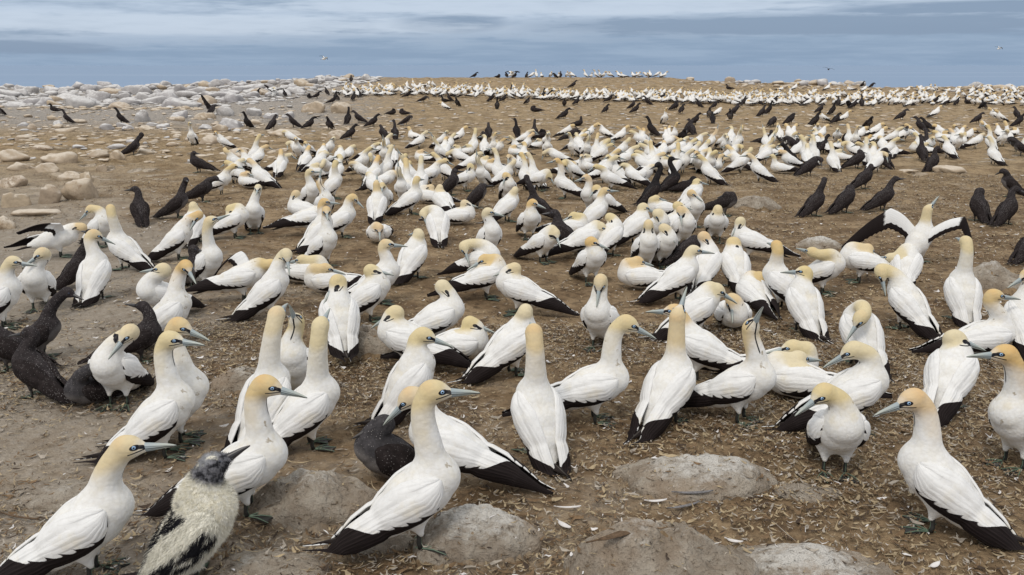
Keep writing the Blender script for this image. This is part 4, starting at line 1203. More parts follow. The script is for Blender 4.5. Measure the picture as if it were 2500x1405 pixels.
# ------------------------------------------------------------------ the flock in the middle distance: a set of postures, each copied as birds of its own
def ordinal(n):
    w = ['first', 'second', 'third', 'fourth', 'fifth', 'sixth', 'seventh', 'eighth', 'ninth', 'tenth', 'eleventh', 'twelfth']
    if n <= 12: return w[n - 1]
    return '%d%s' % (n, 'th' if 10 <= n % 100 <= 20 else {1: 'st', 2: 'nd', 3: 'rd'}.get(n % 10, 'th'))
POSES = {
 'std':   [dict(bp=30, H=(.23, 0, .47), F=dirv(0, -10)), dict(bp=38, H=(.20, .02, .50), F=dirv(20, -4)), dict(bp=26, H=(.26, -.02, .43), F=dirv(-15, -25))],
 'tall':  [dict(bp=42, H=(.17, 0, .60), F=dirv(0, 5)), dict(bp=50, H=(.14, .02, .62), F=dirv(40, 10))],
 'sky':   [dict(bp=42, H=(.17, 0, .58), F=dirv(0, 60)), dict(bp=46, H=(.16, 0, .57), F=dirv(10, 78))],
 'hunch': [dict(bp=28, H=(.22, 0, .40), F=dirv(0, -30)), dict(bp=30, H=(.20, .05, .40), F=dirv(50, -35))],
 'turn':  [dict(bp=36, H=(.18, .03, .48), F=dirv(95, -10)), dict(bp=34, H=(.18, -.03, .47), F=dirv(-100, -8))],
 'sleep': [dict(bp=8, H=(.02, .03, .27), F=dirv(170, -12), sit=True), dict(bp=10, H=(.03, -.03, .27), F=dirv(-165, -15), sit=True)],
 'sit':   [dict(bp=10, H=(.20, 0, .36), F=dirv(0, -10), sit=True), dict(bp=12, H=(.17, .03, .35), F=dirv(40, -15), sit=True)],
 'preen': [dict(bp=34, H=(.22, .09, .34), F=dirv(120, -55)), dict(bp=32, H=(.22, -.09, .34), F=dirv(-120, -55)), dict(bp=24, H=(.30, 0, .27), F=dirv(-10, -70))],
}
HH = {'std': .50, 'tall': .64, 'sky': .62, 'hunch': .43, 'turn': .50, 'sleep': .28, 'sit': .37, 'preen': .33}
LIB = {}
def lib_root(kind, pose, v, body='body'):
    key = (kind, pose, v, body)
    if key not in LIB:
        po = Pose(**POSES[pose][v])
        r = bpy.data.objects.new('gannet' if kind == 'adult' else 'young_gannet', None); COL.objects.link(r)
        attach(r, po, .019, kind, 2, None, None if body == 'body' else M[body])
        LIB[key] = [r, False]
    return LIB[key]
def stand(kind, pose, v, g, yaw, sc, body='body'):
    L = lib_root(kind, pose, v, body)
    if not L[1]: o = L[0]; L[1] = True
    else: o = copy_tree(L[0])
    o.location = g; o.rotation_euler = (0, 0, math.radians(yaw)); o.scale = (sc,) * 3
    return o
rg = np.random.default_rng(11); random.seed(4)
def from_head(hx, hy, H):
    fy = hy + 60
    for _ in range(6):
        g = ground_at(hx, fy); fy = hy + px_per_m(g) * H * float(np.interp(hy, [320, 420], [.84, .92]))
    return fy
CR = {'J': (480, 300, 4.133), 'K': (980, 300, 4.133), 'L': (1480, 300, 4.133), 'M': (1980, 300, 4.133), 'I': (0, 300, 4.133)}
# head places read off the photograph, with a letter for heading and posture:
# r l b f = right left back front, u = neck up, k = sky-pointing, s = asleep, i = sitting, p = preening
HEADS = {
'I': '1945,22,fu',
'J': '210,95,lt 320,280,l 450,280,l 660,160,ru 665,240,b 850,310,b 935,320,r 895,110,lp 945,220,lp 1025,180,f 1110,190,f 1120,260,b 1290,225,b 1400,165,r 1455,245,b 1590,240,r 1310,345,rp 1310,400,fp 1445,350,b 1590,430,lp 1750,280,r 1820,190,r 1905,170,fk 1960,140,r 1990,270,ru 2080,330,lk 1960,250,b 1830,380,b 1770,340,fp 1730,580,lp 1900,620,fh 360,440,r 330,400,l 460,395,rh 570,400,l 450,510,ls 2110,400,bu 2060,440,fk 1240,300,ls 1160,430,ls 2000,520,rp',
'K': '240,100,r 330,150,lk 465,100,r 440,160,b 535,130,r 640,50,r 760,90,bu 840,140,b 955,110,fu 975,190,rs 1035,160,r 1100,150,l 1090,240,ls 720,230,rs 520,300,lp 150,290,ls 200,360,bu 340,340,l 390,380,r 60,390,b 20,320,b 790,300,rh 770,340,fk 935,290,bu 800,350,ls 1080,340,lh 1130,400,r 1210,340,bu 1265,330,bu 1245,220,b 1300,70,r 1320,130,r 1415,170,rs 1470,110,fu 1480,90,f 1490,290,lp 1680,110,fu 1720,30,rh 1770,120,b 1830,110,r 1850,70,r 1885,130,fk 1950,20,r 1995,20,l 1985,120,bu 2050,170,r 2080,200,r 2100,360,l 2010,420,l 1760,400,rs 870,380,ls 1640,430,lp 1910,330,rs 1800,330,li 590,240,rs 80,60,li',
'L': '200,50,r 310,60,l 270,80,l 385,70,b 220,180,r 270,240,r 100,280,r 20,200,r 380,220,l 330,260,l 450,210,bk 420,200,l 60,360,r 110,350,rh 290,370,lp 600,60,b 640,50,b 700,10,fu 690,150,rp 730,160,r 740,230,bu 800,140,r 540,290,r 600,200,b 660,280,ls 880,170,r 975,100,r 930,220,r 990,250,r 1050,280,b 1030,190,r 1110,70,rk 1180,100,f 1200,130,f 840,280,r 900,285,f 960,370,l 1270,60,b 1330,50,fk 1380,50,ru 1340,250,rp 1250,260,l 1245,340,lp 1440,280,r 1450,350,l 1590,60,bk 1670,140,rk 1720,50,rk 1740,30,b 1830,40,b 1560,240,ls 1670,240,r 1780,230,rs 1680,340,li 1760,290,lh 1960,160,bu 2000,160,r 2090,140,bu 2040,230,b 1880,100,f 1910,30,r 2100,80,b 190,420,lf 1060,300,f 560,350,ls 1150,330,ri 460,470,rp',
'M': '40,20,f 50,80,b 20,150,bu 100,130,b 200,210,bu 150,30,r 240,40,f 370,30,bu 430,40,fu 540,60,r 560,160,bu 590,140,r 480,200,l 360,240,lp 230,280,ls 700,20,r 730,60,r 870,60,r 720,150,b 640,230,b 710,345,rp 830,170,r 850,200,r 740,230,ls 960,20,l 980,60,r 1000,200,ls 1060,120,b 1180,150,fh 1250,30,l 1260,100,bh 1415,30,lt 1420,90,b 1470,110,f 1360,170,b 1540,50,r 1630,70,r 1720,120,r 1800,160,bu 1780,60,bu 1890,20,b 1960,10,bu 1930,80,f 2090,60,rs 2120,160,ls 1690,20,lp 310,180,rs 1110,220,ls 1330,100,ls 1560,110,ri',
}
PD = {'': 'std', 'u': 'tall', 'k': 'sky', 's': 'sleep', 'i': 'sit', 'p': 'preen', 'h': 'hunch', 't': 'turn', 'f': 'hunch'}
DY = {'r': 8, 'l': 172, 'b': 92, 'f': 268}
mid = []
for c_, txt in HEADS.items():
    x0, y0, sc_ = CR[c_]
    for it in txt.split():
        a_, b_, code = it.split(','); hx, hy = x0 + float(a_) / sc_, y0 + float(b_) / sc_
        pose = PD[code[1:2]]; yaw = DY[code[0]] + rg.normal() * 20
        if pose == 'std' and rg.random() < .25: pose = 'turn' if rg.random() < .5 else 'hunch'
        fy = from_head(hx, hy, HH[pose]); 
        k = px_per_m(ground_at(hx, fy)); fx = hx - .16 * math.cos(math.radians(yaw)) * k
        mid.append([fx, fy, pose, yaw])
# further white birds beyond the main flock: lone ones and two dense bands
lone = [(1085,270,'hunch',165),(1622,305,'tall',280),(1752,285,'preen',10),(2283,288,'std',15),(2220,262,'std',20),(2008,300,'hunch',200),(2060,300,'std',0),(1905,222,'sleep',10),(1940,222,'std',20),(2020,222,'std',20),
        (2075,222,'sit',180),(2110,225,'preen',20),(1645,178,'tall',20),(2440,300,'std',190),(2425,295,'std',180)]
mid += [list(t) for t in lone]
for px_ in (1298,1312,1322,1345,1365,1382,1392,1400,1415,1428,1440,1456,1466,1474,1484,1492,1510,1522,1545,1552,1560,1574,1582,1590,1602,1612,1620,1628):
    mid.append([px_ + rg.normal() * 2, 190.5 - 1.5 * rg.random(), ['std', 'std', 'tall', 'sit', 'preen', 'hunch'][rg.integers(6)], rg.uniform(0, 360)])
UPX = [820, 900, 1000, 1100, 1250, 1400, 1600, 1800, 2000, 2080, 2200, 2350, 2500]
UPY = [220, 214, 210, 216, 226, 230, 232, 236, 234, 234, 222, 218, 226]
LOX = [820, 900, 1000, 1080, 1150, 1250, 1400, 1600, 1800, 2000, 2200, 2500]
LOY = [240, 236, 234, 237, 240, 244, 248, 252, 258, 261, 261, 262]
far = []
for _ in range(800):
    px_ = rg.uniform(815, 2530); t_ = rg.random() ** .8
    u_, l_ = np.interp(px_, UPX, UPY), np.interp(px_, LOX, LOY)
    py_ = u_ + (l_ - u_) * t_
    if any(abs(px_ - f_[0]) < 6.5 and abs(py_ - f_[1]) < 2.2 for f_ in far): continue
    far.append([px_, py_, ['std', 'std', 'std', 'tall', 'sit', 'sleep', 'sleep', 'preen', 'hunch', 'turn'][rg.integers(10)], float(rg.choice([0, 180]) + rg.normal() * 45)])
allw = []
for fx, fy, pose, yaw in mid + far:
    g = ground_at(fx, fy); allw.append((float(g[1]), g, pose, yaw, fx, fy))
allw.sort(key=lambda t: t[0])
NTH = 300 - N_NEAR - 3
things_, rest_ = allw[:NTH], allw[NTH:]
DESC = {'std': 'standing gannet', 'tall': 'tall-necked gannet', 'sky': 'bill-raising gannet', 'hunch': 'gannet with drawn-in neck',
        'turn': 'gannet looking sideways', 'sleep': 'sleeping gannet', 'sit': 'sitting gannet', 'preen': 'preening gannet'}
def facing(yaw):
    y = yaw % 360
    return 'tail to us' if 45 < y < 135 else ('facing left' if y <= 225 and y >= 135 else ('breast to us' if 225 < y < 315 else 'facing right'))
def zone(fy):
    return 'at the flock\'s near edge' if fy > 410 else ('in the flock\'s middle' if fy > 370 else ('in the flock\'s back rows' if fy > 320 else 'beyond the flock'))
GR = {}
for d_, g, pose, yaw, fx, fy in things_:
    v = int(rg.integers(len(POSES[pose])))
    o = stand('adult', pose, v, g, yaw, float(np.interp(fy, [340, 450], [.87, .96])) * rg.uniform(.94, 1.05))
    GR.setdefault((DESC[pose], facing(yaw), zone(fy)), []).append((fx, o))
def name_rows(GR, cat, grp):
    for (d_, d2_, z_), L in GR.items():
        L.sort(key=lambda t: t[0])
        for i, (fx, o) in enumerate(L):
            n_ = len(L)
            pl = 'the only one' if n_ == 1 else ('leftmost' if i == 0 else ('rightmost' if i == n_ - 1 else ordinal(i + 1) + ' from left'))
            lab = '%s, %s, %s %s' % (d_, d2_, pl, z_)
            tag(o, lab, cat, grp)
name_rows(GR, 'gannet', 'white gannets of the middle flock')

# ---- the rest of the far colony: more birds than anyone could pick out, as one low-detail mesh
def low_bird(pose, v):
    po = Pose(**POSES[pose][v]); me = bird_body(po, .034)
    def grab(m_):
        n = len(m_.vertices); co = np.empty(n * 3); m_.vertices.foreach_get('co', co)
        fs = [list(p.vertices) for p in m_.polygons]; return co.reshape(-1, 3), fs
    V, F = grab(me); nk = np.empty(len(V) * 3); me.attributes['nk'].data.foreach_get('vector', nk); t = nk.reshape(-1, 3)[:, 0]
    Vs, Fs, Ms = [V], [f for f in F], [1 if t[f].mean() > .55 else 0 for f in F]; n0 = len(V)
    for mk, mi in ((bill_mesh(po), 3), (tail_mesh(po), 2)):
        a, f = grab(mk); Vs.append(a); Fs += [[i + n0 for i in q] for q in f]; Ms += [mi] * len(f); n0 += len(a)
    for s_ in (1, -1):
        wm = folded_wing(po, s_, 12, 6); a, f = grab(wm); uv = np.empty(len(a) * 3); wm.attributes['wv'].data.foreach_get('vector', uv); uv = uv.reshape(-1, 3)
        Vs.append(a); Fs += [[i + n0 for i in q] for q in f]; n0 += len(a)
        for q in f:
            s, t2 = uv[q, 0].mean(), uv[q, 1].mean(); Ms.append(2 if t2 > np.interp(s, [0, .12, .2, .45, .6, .7], [1, .9, .76, .58, .3, 0]) else 0)
    return np.concatenate(Vs), Fs, Ms
LOW = {(p_, 0): low_bird(p_, 0) for p_ in POSES}
VV, FF, MM, off = [], [], [], 0
for d_, g, pose, yaw, fx, fy in rest_:
    V, F, m_ = LOW[(pose, 0)]; sc_ = .92 * rg.uniform(.93, 1.05); c, s_ = math.cos(math.radians(yaw)) * sc_, math.sin(math.radians(yaw)) * sc_
    W_ = np.stack([V[:, 0] * c - V[:, 1] * s_, V[:, 0] * s_ + V[:, 1] * c, V[:, 2] * sc_], 1) + g
    VV.append(W_); FF += [[i + off for i in f] for f in F]; MM += m_; off += len(V)
me = mesh_np('distant_gannets', np.concatenate(VV), FF, midx=MM)
tag(link('distant_gannets', me, None, [mat_plain('far_white', (.79, .78, .76), .85, .03, 8), mat_plain('far_yellow', (.66, .50, .27), .85, .1), mat_plain('far_black', (.022, .017, .016), .7), M['bill']]),
    'dense far band of small white gannets reaching to the ridge', 'gannets', kind='stuff')

# ------------------------------------------------------------------ dark birds further off
C6, C7, C8 = (0, 130, 2.976), (820, 130, 2.976), (1640, 130, 2.907)
dk = []
def dl(cr, txt):
    for it in txt.split():
        a_, b_, *c_ = it.split(','); x0, y0, sc_ = cr
        dk.append((x0 + float(a_) / sc_, y0 + float(b_) / sc_, c_[0] if c_ else 'r'))
dl(C6, '490,510,lu 880,510,lu 1800,548,fu 1985,556,r 2130,540,l 2255,550,r 1870,318,r 2070,318,f 2305,330,r 2375,305,b 2440,340,f 2420,368,r 2395,560,f 2250,330,fs 8,455,f 400,425,li')
dl(C7, '1010,180,r 112,212,b 130,345,b 168,318,b 525,325,r 640,358,rp 790,355,li 825,352,lu 882,390,f 870,312,r 1172,408,fu 1130,352,r 1220,355,r 1392,375,f 1445,428,ls 1660,388,f 1662,478,r 1508,330,bu 1548,333,r 1645,330,l 1752,375,r 1962,435,r 1988,357,r 2155,405,r 2180,435,r 2260,378,l 2458,415,r 410,448,rs 490,450,ls 90,515,bu 165,508,l 275,535,r 515,525,rp 1725,252,r 1282,280,b 1180,180,rs 1240,180,f 1302,180,r 1386,180,f 1592,182,fp 1632,180,b 2372,342,r 12,350,f 1760,530,ri 345,625,b 2290,600,lu 1312,610,bu 1440,620,bu 110,625,r 430,625,bu 1110,612,b 1484,622,rs')
dl(C8, '30,402,r 70,428,r 190,388,l 305,392,rp 265,458,f 288,498,b 440,442,r 412,478,f 452,430,r 510,368,r 622,372,b 640,450,r 690,432,ru 165,512,r 118,578,b 712,525,rp 842,505,rp 945,375,r 1052,425,r 1140,438,ru 1180,372,b 1255,392,fp 1292,392,r 1345,378,bu 1165,502,r 1395,535,f 1632,475,r 1872,355,r 1950,370,r 2022,370,r 2102,362,li 2200,398,fp 2232,342,b 2170,498,r 1802,548,b 1758,560,b 2462,520,r 1352,242,f 1420,246,rp 1722,372,ri 732,355,b 2365,312,b 1015,520,r 405,258,li')
GJ = {}
DJ = {'std': 'dark bird standing', 'tall': 'dark thin-necked bird', 'preen': 'dark bird preening', 'sit': 'dark bird sitting', 'sleep': 'dark bird asleep'}
for fx, fy, code in dk:
    pose = {'': 'std', 'u': 'tall', 'p': 'preen', 'i': 'sit', 's': 'sleep'}[code[1:2]]
    yaw = DY[code[0]] + rg.normal() * 18 + (20 if code[0] == 'r' else 0)
    g = ground_at(fx, fy); v = int(rg.integers(len(POSES[pose])))
    o = stand('young', pose, v, g, yaw, rg.uniform(.80, .92), ['juv', 'corm', 'corm', 'juvp'][rg.integers(4)])
    z = 'on the skyline ridge' if fy < 190 else ('along the far white band' if fy < 248 else ('on sand behind the flock' if fy < 312 else 'at the flock edge'))
    z += ' at left' if fx < 900 else (' in centre' if fx < 1680 else ' at right')
    GJ.setdefault((DJ[pose], facing(yaw), z), []).append((fx, o))
# dark heads and backs standing inside the flock
for fx, fy, code in [(2001+6,375,'r'),(1975,430,'rp'),(2260,372,'bu'),(2248,392,'bu'),(2206,345,'f'),(2068,352,'bs'),(2490,382,'l'),(2478,372,'lp'),(1687,330,'b'),(1935,372,'lp'),(1870,350,'ri'),(1925,405,'l'),(2480,290,'b'),(2400,265,'b'),(2112,396,'l'),(1665,350,'f'),(1395,345,'rp'),(1180,345,'fs')]:
    pose = {'': 'std', 'u': 'tall', 'p': 'preen', 'i': 'sit', 's': 'sleep'}[code[1:2]]; yaw = DY[code[0]] + rg.normal() * 15
    g = ground_at(fx, fy); v = int(rg.integers(len(POSES[pose]))); o = stand('young', pose, v, g, yaw, .88, ['juv', 'corm', 'juvp'][rg.integers(3)])
    GJ.setdefault((DJ[pose], facing(yaw), 'among white birds ' + ('in the centre' if fx < 1850 else 'at the right')), []).append((fx, o))
name_rows(GJ, 'young gannet', 'dark birds scattered beyond and among the white flock')
for k_, L in LIB.items():
    if not L[1]:
        for ch in list(L[0].children): bpy.data.objects.remove(ch)
        bpy.data.objects.remove(L[0])

# birds in the air
def flyer(px_, py_, dist, yaw, lab, kind='adult', up=.5):
    d = ray(px_, py_); p = np.array([0, 0, ZC]) + d / d[1] * dist
    po = Pose(4, (.30, 0, .25), (1, 0, 0), True); r = bpy.data.objects.new('flying_seabird', None); COL.objects.link(r)
    ws = {s_: open_wing(po, s_, (.1, 1, up), (-.35, 1, -up * .4), .33, .58, (.17, .15, .04)) for s_ in (1, -1)}
    attach(r, po, .02, kind, 2, ws); r.location = p; r.rotation_euler = (math.radians(12), 0, math.radians(yaw)); tag(r, lab, 'seabird')
flyer(2022, 172, 135, 60, 'small dark-winged seabird flying just above the right-hand boulders', 'young')
flyer(2438, 122, 120, 10, 'tiny seabird gliding high at the far right of the sky', 'adult', .9)
flyer(791, 147, 95, 40, 'tiny white seabird in the sky above the left boulders')
# ------------------------------------------------------------------ rocks the eye can pick out
RL = [
 (192,487,98,52,'rocktan','largest pale boulder at the left, domed, beside the solitary dark bird'),
 (32,506,56,44,'rocktan','rounded sandy boulder at the left edge with a chipped side'),
 (110,497,66,44,'rocktan','pointed pale boulder between two rounded ones at the left'),
 (22,458,72,34,'rocktan','flat-topped boulder at the left edge behind the pointed one'),
 (108,420,76,26,'rocktan','long low cream boulder at the left with a sloping top'),
 (160,440,62,24,'rocktan','low grey boulder just behind the largest one'),
 (206,442,46,34,'rocktan','upright pale stone touching the low grey boulder'),
 (243,420,26,22,'rocktan','small round stone right of the upright pale one'),
 (42,416,62,20,'rocktan','low sandy stone near the left edge'),
 (125,398,100,32,'rocktan','broad sandy boulder at the left under the clods'),
 (25,392,74,26,'rocktan','sandy boulder cut by the left edge'),
 (284,388,46,22,'rocktan','sandy stone below the preening dark bird'),
 (70,528,110,24,'rocktan','wide sunken slab at the left among chips'),
 (12,560,56,36,'rocktan','brownish lump at the left edge below the slab'),
 (566,313,64,34,'rock','big pale block behind the standing dark bird at upper left'),
 (348,298,42,28,'rock','white pointed rock right of the two upright dark birds'),
 (433,292,52,24,'rock','ribbed white rock at upper left centre'),
 (497,293,52,20,'rocktan','cream rock under the flapping dark bird'),
 (544,283,42,22,'rock','white rock right of the flapping dark bird'),
 (618,283,36,26,'rock','grey-white rock above the big pale block'),
 (655,290,44,22,'rock','jumbled white rock left of the tan boulders'),
 (764,276,62,26,'rocktan','wide sandy boulder in front of the dark group at upper left'),
 (830,276,60,26,'rocktan','sandy boulder right of the wide one at upper left'),
 (700,288,30,18,'rock','small grey rock near the sandy boulders at upper left'),
 (310,318,36,12,'rock','flat white stone beside the orange-stained one'),
 (358,318,44,18,'rocktan','orange-stained stone at upper left'),
 (397,312,34,10,'rock','thin white slab at upper left'),
 (560,378,90,26,'rocktan','sandy mound behind the flock at the left'),
 (820,340,48,26,'rocktan','pinkish rounded stone left of the tall black birds'),
 (690,334,70,20,'rocktan','low sandy ledge behind the left flock'),
 (500,352,60,26,'rocktan','sandy stone beside the lone white gannet'),
 (2330,420,80,22,'rocktan','rounded low rock at the right under the half-moulted bird'),
 (2222,424,56,14,'rocktan','low tan rock at the right of the flock edge'),
]
for fx, fy, w_, h_, mt, lab in RL: rock_at(fx, fy, w_ * .88, h_ * .72, M[mt], lab, res=44, bury=.54, rough=.12)
# the boulder field at the upper left and along the ridge
rg2 = np.random.default_rng(8)
def field(n, xa, xb, top, bot, wr, mats, lab, grp, hr=(.20, .36), minsep=.42):
    out = []
    tries = 0
    while len(out) < n and tries < n * 14:
        tries += 1
        px_ = rg2.uniform(xa, xb); t_ = rg2.random(); py_ = np.interp(px_, *top) * (1 - t_) + np.interp(px_, *bot) * t_
        w_ = rg2.uniform(*wr) * (py_ - 150) / 80
        if any(abs(px_ - a) < (w_ + c) * minsep * .5 and abs(py_ - b) < (w_ + c) * .09 for a, b, c in out): continue
        out.append((px_, py_, w_))
    rows = {}
    nr_ = max(1, round(len(out) / 22))
    for q in out:
        t_ = (q[1] - np.interp(q[0], *top)) / max(1, np.interp(q[0], *bot) - np.interp(q[0], *top))
        rows.setdefault(min(nr_ - 1, int(t_ * nr_)), []).append(q)
    for r_, L in rows.items():
        L.sort()
        for i_, (px_, py_, w_) in enumerate(L):
            pl = ordinal(i_ + 1) + ' from left' if 0 < i_ < len(L) - 1 else ('leftmost' if i_ == 0 else 'rightmost')
            rw = '' if nr_ == 1 else ', %s row from the back' % ordinal(r_ + 1)
            rock_at(px_, py_, w_, w_ * rg2.uniform(*hr), M[mats[rg2.integers(len(mats))]], '%s, %s%s' % (lab, pl, rw), 'rock', grp, res=20, bury=.42, rough=.09, boxy=14)
field(155, -20, 900, ([-50, 300, 500, 900], [212, 214, 207, 184]), ([-50, 250, 500, 700, 820, 900], [262, 266, 262, 236, 205, 196]), (24, 54), ['rock'] * 6 + ['rocktan'],
      'grey-white boulder in the left field', 'boulders of the far left field')
field(20, 330, 900, ([300, 500, 900], [205, 198, 181]), ([300, 500, 900], [211, 205, 187]), (26, 44), ['rock', 'rocktan'], 'sunlit cream boulder on the left skyline', 'boulders on the left skyline')
field(34, 1660, 2100, ([1650, 1900, 2100], [188, 196, 205]), ([1650, 1900, 2100], [196, 209, 214]), (26, 48), ['rock', 'rocktan', 'rock'], 'pale boulder on the right skyline', 'boulders on the right skyline')
field(11, 2380, 2520, ([2300, 2550], [208, 210]), ([2300, 2550], [216, 220]), (34, 54), ['rocktan', 'rock'], 'brownish boulder at the far right skyline', 'boulders at the far right')
field(40, 0, 620, ([0, 620], [280, 300]), ([0, 300, 620], [380, 390, 345]), (8, 18), ['rocktan', 'rocktan', 'rock'], 'half-buried stone on the left slope', 'sandy stones of the left slope')

# loose rubble between the boulders: too many small stones to count
def rubble(n, seed):
    r = np.random.default_rng(seed); base = [rock_mesh(900 + k, 1, .8, .45, .08, 10, boxy=9) for k in range(5)]
    B = []
    for m_ in base:
        co = np.empty(len(m_.vertices) * 3); m_.vertices.foreach_get('co', co); fs = np.array([list(p.vertices) for p in m_.polygons if len(p.vertices) == 4]); B.append((co.reshape(-1, 3), fs))
        bpy.data.meshes.remove(m_)
    V, F, I, off = [], [], [], 0
    while len(V) < n:
        if r.random() < .50: px_ = r.uniform(-60, 930); py_ = r.uniform(np.interp(px_, [0, 300, 500, 900], [212, 212, 205, 186]), np.interp(px_, [0, 250, 500, 700, 820, 930], [266, 270, 270, 245, 212, 198])); sz_ = r.uniform(.08, .30)
        elif r.random() < .55: px_ = r.uniform(-60, 2560); py_ = r.uniform(np.interp(px_, [700, 1100, 2500], [240, 250, 266]), 345); sz_ = r.uniform(.06, .16)
        elif r.random() < .5: px_ = r.uniform(-60, 700); py_ = r.uniform(270, 400); sz_ = r.uniform(.05, .13)
        else: px_ = r.uniform(1650, 2540); py_ = r.uniform(np.interp(px_, [1650, 2100, 2540], [190, 205, 214]), np.interp(px_, [1650, 2100, 2540], [208, 222, 226])); sz_ = r.uniform(.08, .25)
        g = ground_at(px_, py_); co, fs = B[r.integers(5)]; a = r.uniform(0, 6.28)
        q = co * sz_ * r.uniform(.7, 1.3, 3) * np.array([1, 1, .7]); q = np.stack([q[:, 0] * math.cos(a) - q[:, 1] * math.sin(a), q[:, 0] * math.sin(a) + q[:, 1] * math.cos(a), q[:, 2]], 1)
        V.append(q + g); F.append(fs + off); off += len(co); I.append(np.full(len(fs), 0 if ((py_ < 262 and px_ < 950) or r.random() < .12) else 1))
    me = mesh_np('rubble', np.concatenate(V), np.concatenate(F), midx=np.concatenate(I))
    tag(link('rubble', me, None, [M['rock'], M['rocktan']]), 'rubble between the boulders and small stones bedded in the sandy ground', 'stones', kind='stuff')
rubble(2600, 21)

# ------------------------------------------------------------------ nest litter: straw, chips and feathers
def litter(name, n, ysel, lab, cat, cols, size, seed, curl=.3, lift=.006, dens=None, asp=(.18, .45)):
    r = np.random.default_rng(seed); V, F, I = [], [], []; k = 0; made = 0
    while made < n:
        m_ = n * 2
        y = ysel(r, m_); x_ = r.uniform(-1, 1, m_) * (y * .80 + 1.3); fk_ = r.random(m_) < np.clip((1 - np.abs(x_) / (y * .80 + 1.3)) * 7, 0, 1); x_, y = x_[fk_], y[fk_]; m_ = len(x_)
        if dens is not None:
            keep = r.random(m_) < dens(x_, y); x_, y = x_[keep], y[keep]
        x_, y = x_[:n - made], y[:n - made]; m_ = len(x_)
        z = terr(x_, y); L = r.uniform(size[0], size[1], m_) * (1 + .8 * (r.random(m_) ** 6)); Wd = L * r.uniform(asp[0], asp[1], m_)
        a = r.uniform(0, 2 * math.pi, m_); tilt = r.normal(size=m_) * .35; cu = r.normal(size=m_) * curl
        ca, sa = np.cos(a), np.sin(a)
        st = np.linspace(-.5, .5, 4)
        P = []
        for i, s_ in enumerate(st):
            wd = Wd * [.35, 1, .9, .12][i] * .5; lx = L * s_; bend = cu * L * (s_ * s_) * 2; zz = z + lift + np.abs(lx * np.sin(tilt)) * .6 + cu.clip(0) * L * s_ * s_ + r.uniform(0, .008, m_)
            for sg in (-1, 1):
                px_, py_ = lx * ca - (bend + sg * wd) * sa, lx * sa + (bend + sg * wd) * ca
                P.append(np.stack([x_ + px_, y + py_, zz + sg * wd * tilt * .8], 1))
        P = np.stack(P, 1); V.append(P.reshape(-1, 3)); base = (k + np.arange(m_) * 8)[:, None]
        for i in range(3): F.append(base + np.array([2 * i, 2 * i + 1, 2 * i + 3, 2 * i + 2]))
        ci = r.choice(len(cols), m_, p=[c[1] for c in cols]); I += [np.concatenate([ci, ci, ci])]
        k += m_ * 8; made += m_
    Fa, Ia = [], []
    # faces were appended in triples per batch
    bi = 0
    for b_i in range(len(V)):
        Fa.append(np.concatenate(F[b_i * 3:b_i * 3 + 3])); Ia.append(I[b_i])
    me = mesh_np(name, np.concatenate(V), np.concatenate(Fa), midx=np.concatenate(Ia))
    return tag(link(name, me, None, [c[0] for c in cols]), lab, cat, kind='stuff')
lm = [mat_plain('pale_straw', (.36, .285, .18), .9, .2), mat_plain('brown_straw', (.165, .108, .060), .9, .3), mat_plain('dark_chip', (.060, .042, .030), .9, .3),
      mat_plain('grey_chip', (.36, .32, .27), .9, .25), mat_plain('feather_white', (.68, .66, .65), .85, .1)]
def dn(x_, y):
    n_ = fbm(x_ / 1.1 + 3, y / 1.1, 77, 3)
    return np.clip(.66 + 1.5 * n_ + .09 * x_, .12, 1) * np.where(mounds(x_, y) > .02, .22, 1)
near_y = lambda r, m_: np.sqrt(r.uniform(2.3 ** 2, 7.0 ** 2, m_))
far_y = lambda r, m_: np.sqrt(r.uniform(6.5 ** 2, 17.0 ** 2, m_))
litter('nest_litter', 95000, near_y, 'brown straw, seaweed chips and moulted feathers strewn over the near ground', 'litter',
       [(lm[0], .28), (lm[1], .38), (lm[2], .13), (lm[3], .195), (lm[4], .015)], (.014, .044), 1, dens=dn, asp=(.07, .32), curl=.5)
litter('ground_litter', 62000, far_y, 'brown straw and chips scattered over the ground further back', 'litter',
       [(lm[0], .30), (lm[1], .38), (lm[2], .14), (lm[3], .165), (lm[4], .015)], (.018, .055), 2, dens=dn, asp=(.08, .35), curl=.5)
litter('straw_stalks', 900, lambda r, m_: np.sqrt(r.uniform(2.4 ** 2, 11.0 ** 2, m_)), 'thin straw stalks lying about on the earth', 'straw',
       [(lm[0], .6), (lm[1], .25), (lm[3], .15)], (.05, .17), 3, curl=.12, asp=(.02, .035), lift=.010)
litter('small_white_feathers', 620, lambda r, m_: np.sqrt(r.uniform(2.4 ** 2, 13.0 ** 2, m_)), 'small white down feathers scattered on the litter', 'feathers',
       [(lm[4], 1.0)], (.018, .045), 4, curl=.8, asp=(.35, .6), lift=.012)

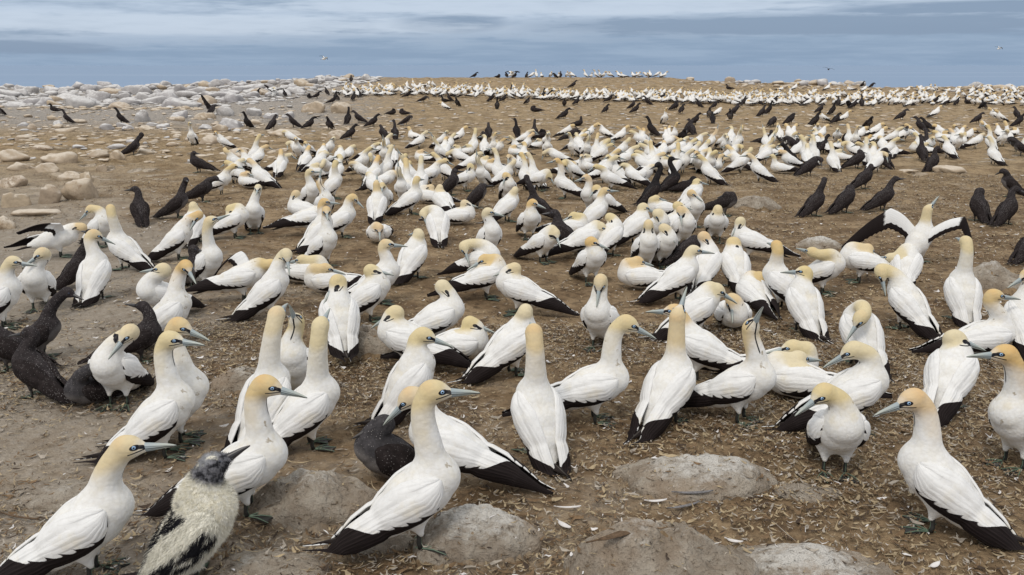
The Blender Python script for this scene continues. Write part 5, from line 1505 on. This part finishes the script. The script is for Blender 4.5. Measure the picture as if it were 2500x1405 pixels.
# a few long moulted feathers one can point to
def feather(fx, fy, length, ang, w_, mt, lab):
    g = ground_at(fx, fy); n = 14; V, F = [], []
    for i in range(n):
        s = i / (n - 1); wd = w_ * (0.06 if s < .22 else math.sin(math.pi * min(1, .12 + .88 * (s - .22) / .78)) ** .6)
        lx = (s - .5) * length; by = .10 * length * (s - .5) ** 2
        for q, sg in enumerate((-1, 0, 1)):
            V.append([lx, by + sg * wd * .5, .010 + (.005 if sg == 0 else 0) + .014 * s * s])
    m0 = len(V); V += [[a, b2, c - .0025] for a, b2, c in V]
    for i in range(n - 1):
        for q in range(2):
            a = i * 3 + q; F.append([a, a + 3, a + 4, a + 1]); F.append([a + m0, a + 1 + m0, a + 4 + m0, a + 3 + m0])
        for q in (0, 2): a = i * 3 + q; F.append([a, a + m0, a + 3 + m0, a + 3])
    o = link('dropped_feather', mesh_np('feather', V, F), None, [mt]); o.location = (g[0], g[1], float(terr(g[0], g[1])) + .006); o.rotation_euler = (0, 0, math.radians(ang))
    tag(o, lab, 'feather')
gf_, bf_, wf_ = mat_plain('grey_feather', (.17, .165, .17), .8, .3, 60), mat_plain('brown_feather', (.115, .075, .045), .85, .3, 60), lm[4]
feather(1690, 1212, .20, -4, .022, gf_, 'long grey feather with a pale quill in front of the big limed rock')
feather(1668, 1245, .17, 14, .020, gf_, 'dark grey feather crossing two white ones in the right foreground')
feather(1600, 1232, .11, -8, .020, wf_, 'white feather beside the dark grey crossed one')
feather(1375, 1290, .12, -60, .030, wf_, 'curved pale feather on its own left of the reddish rock')
feather(1520, 1312, .34, 28, .040, bf_, 'very long brown fluffy feather leaning on the reddish rock')
feather(1385, 1248, .13, -10, .012, wf_, 'thin white feather above the curved pale one')
feather(40, 1270, .28, -22, .012, bf_, 'long bent stalk-like feather at the left edge')
feather(2140, 1022, .07, 30, .022, wf_, 'small white feather between the two right-hand breast-on gannets')
feather(1790, 1330, .09, -40, .024, wf_, 'white downy feather on the right shoulder of the reddish rock')
feather(2280, 1390, .06, 20, .026, wf_, 'curled white feather at the bottom edge at the right')
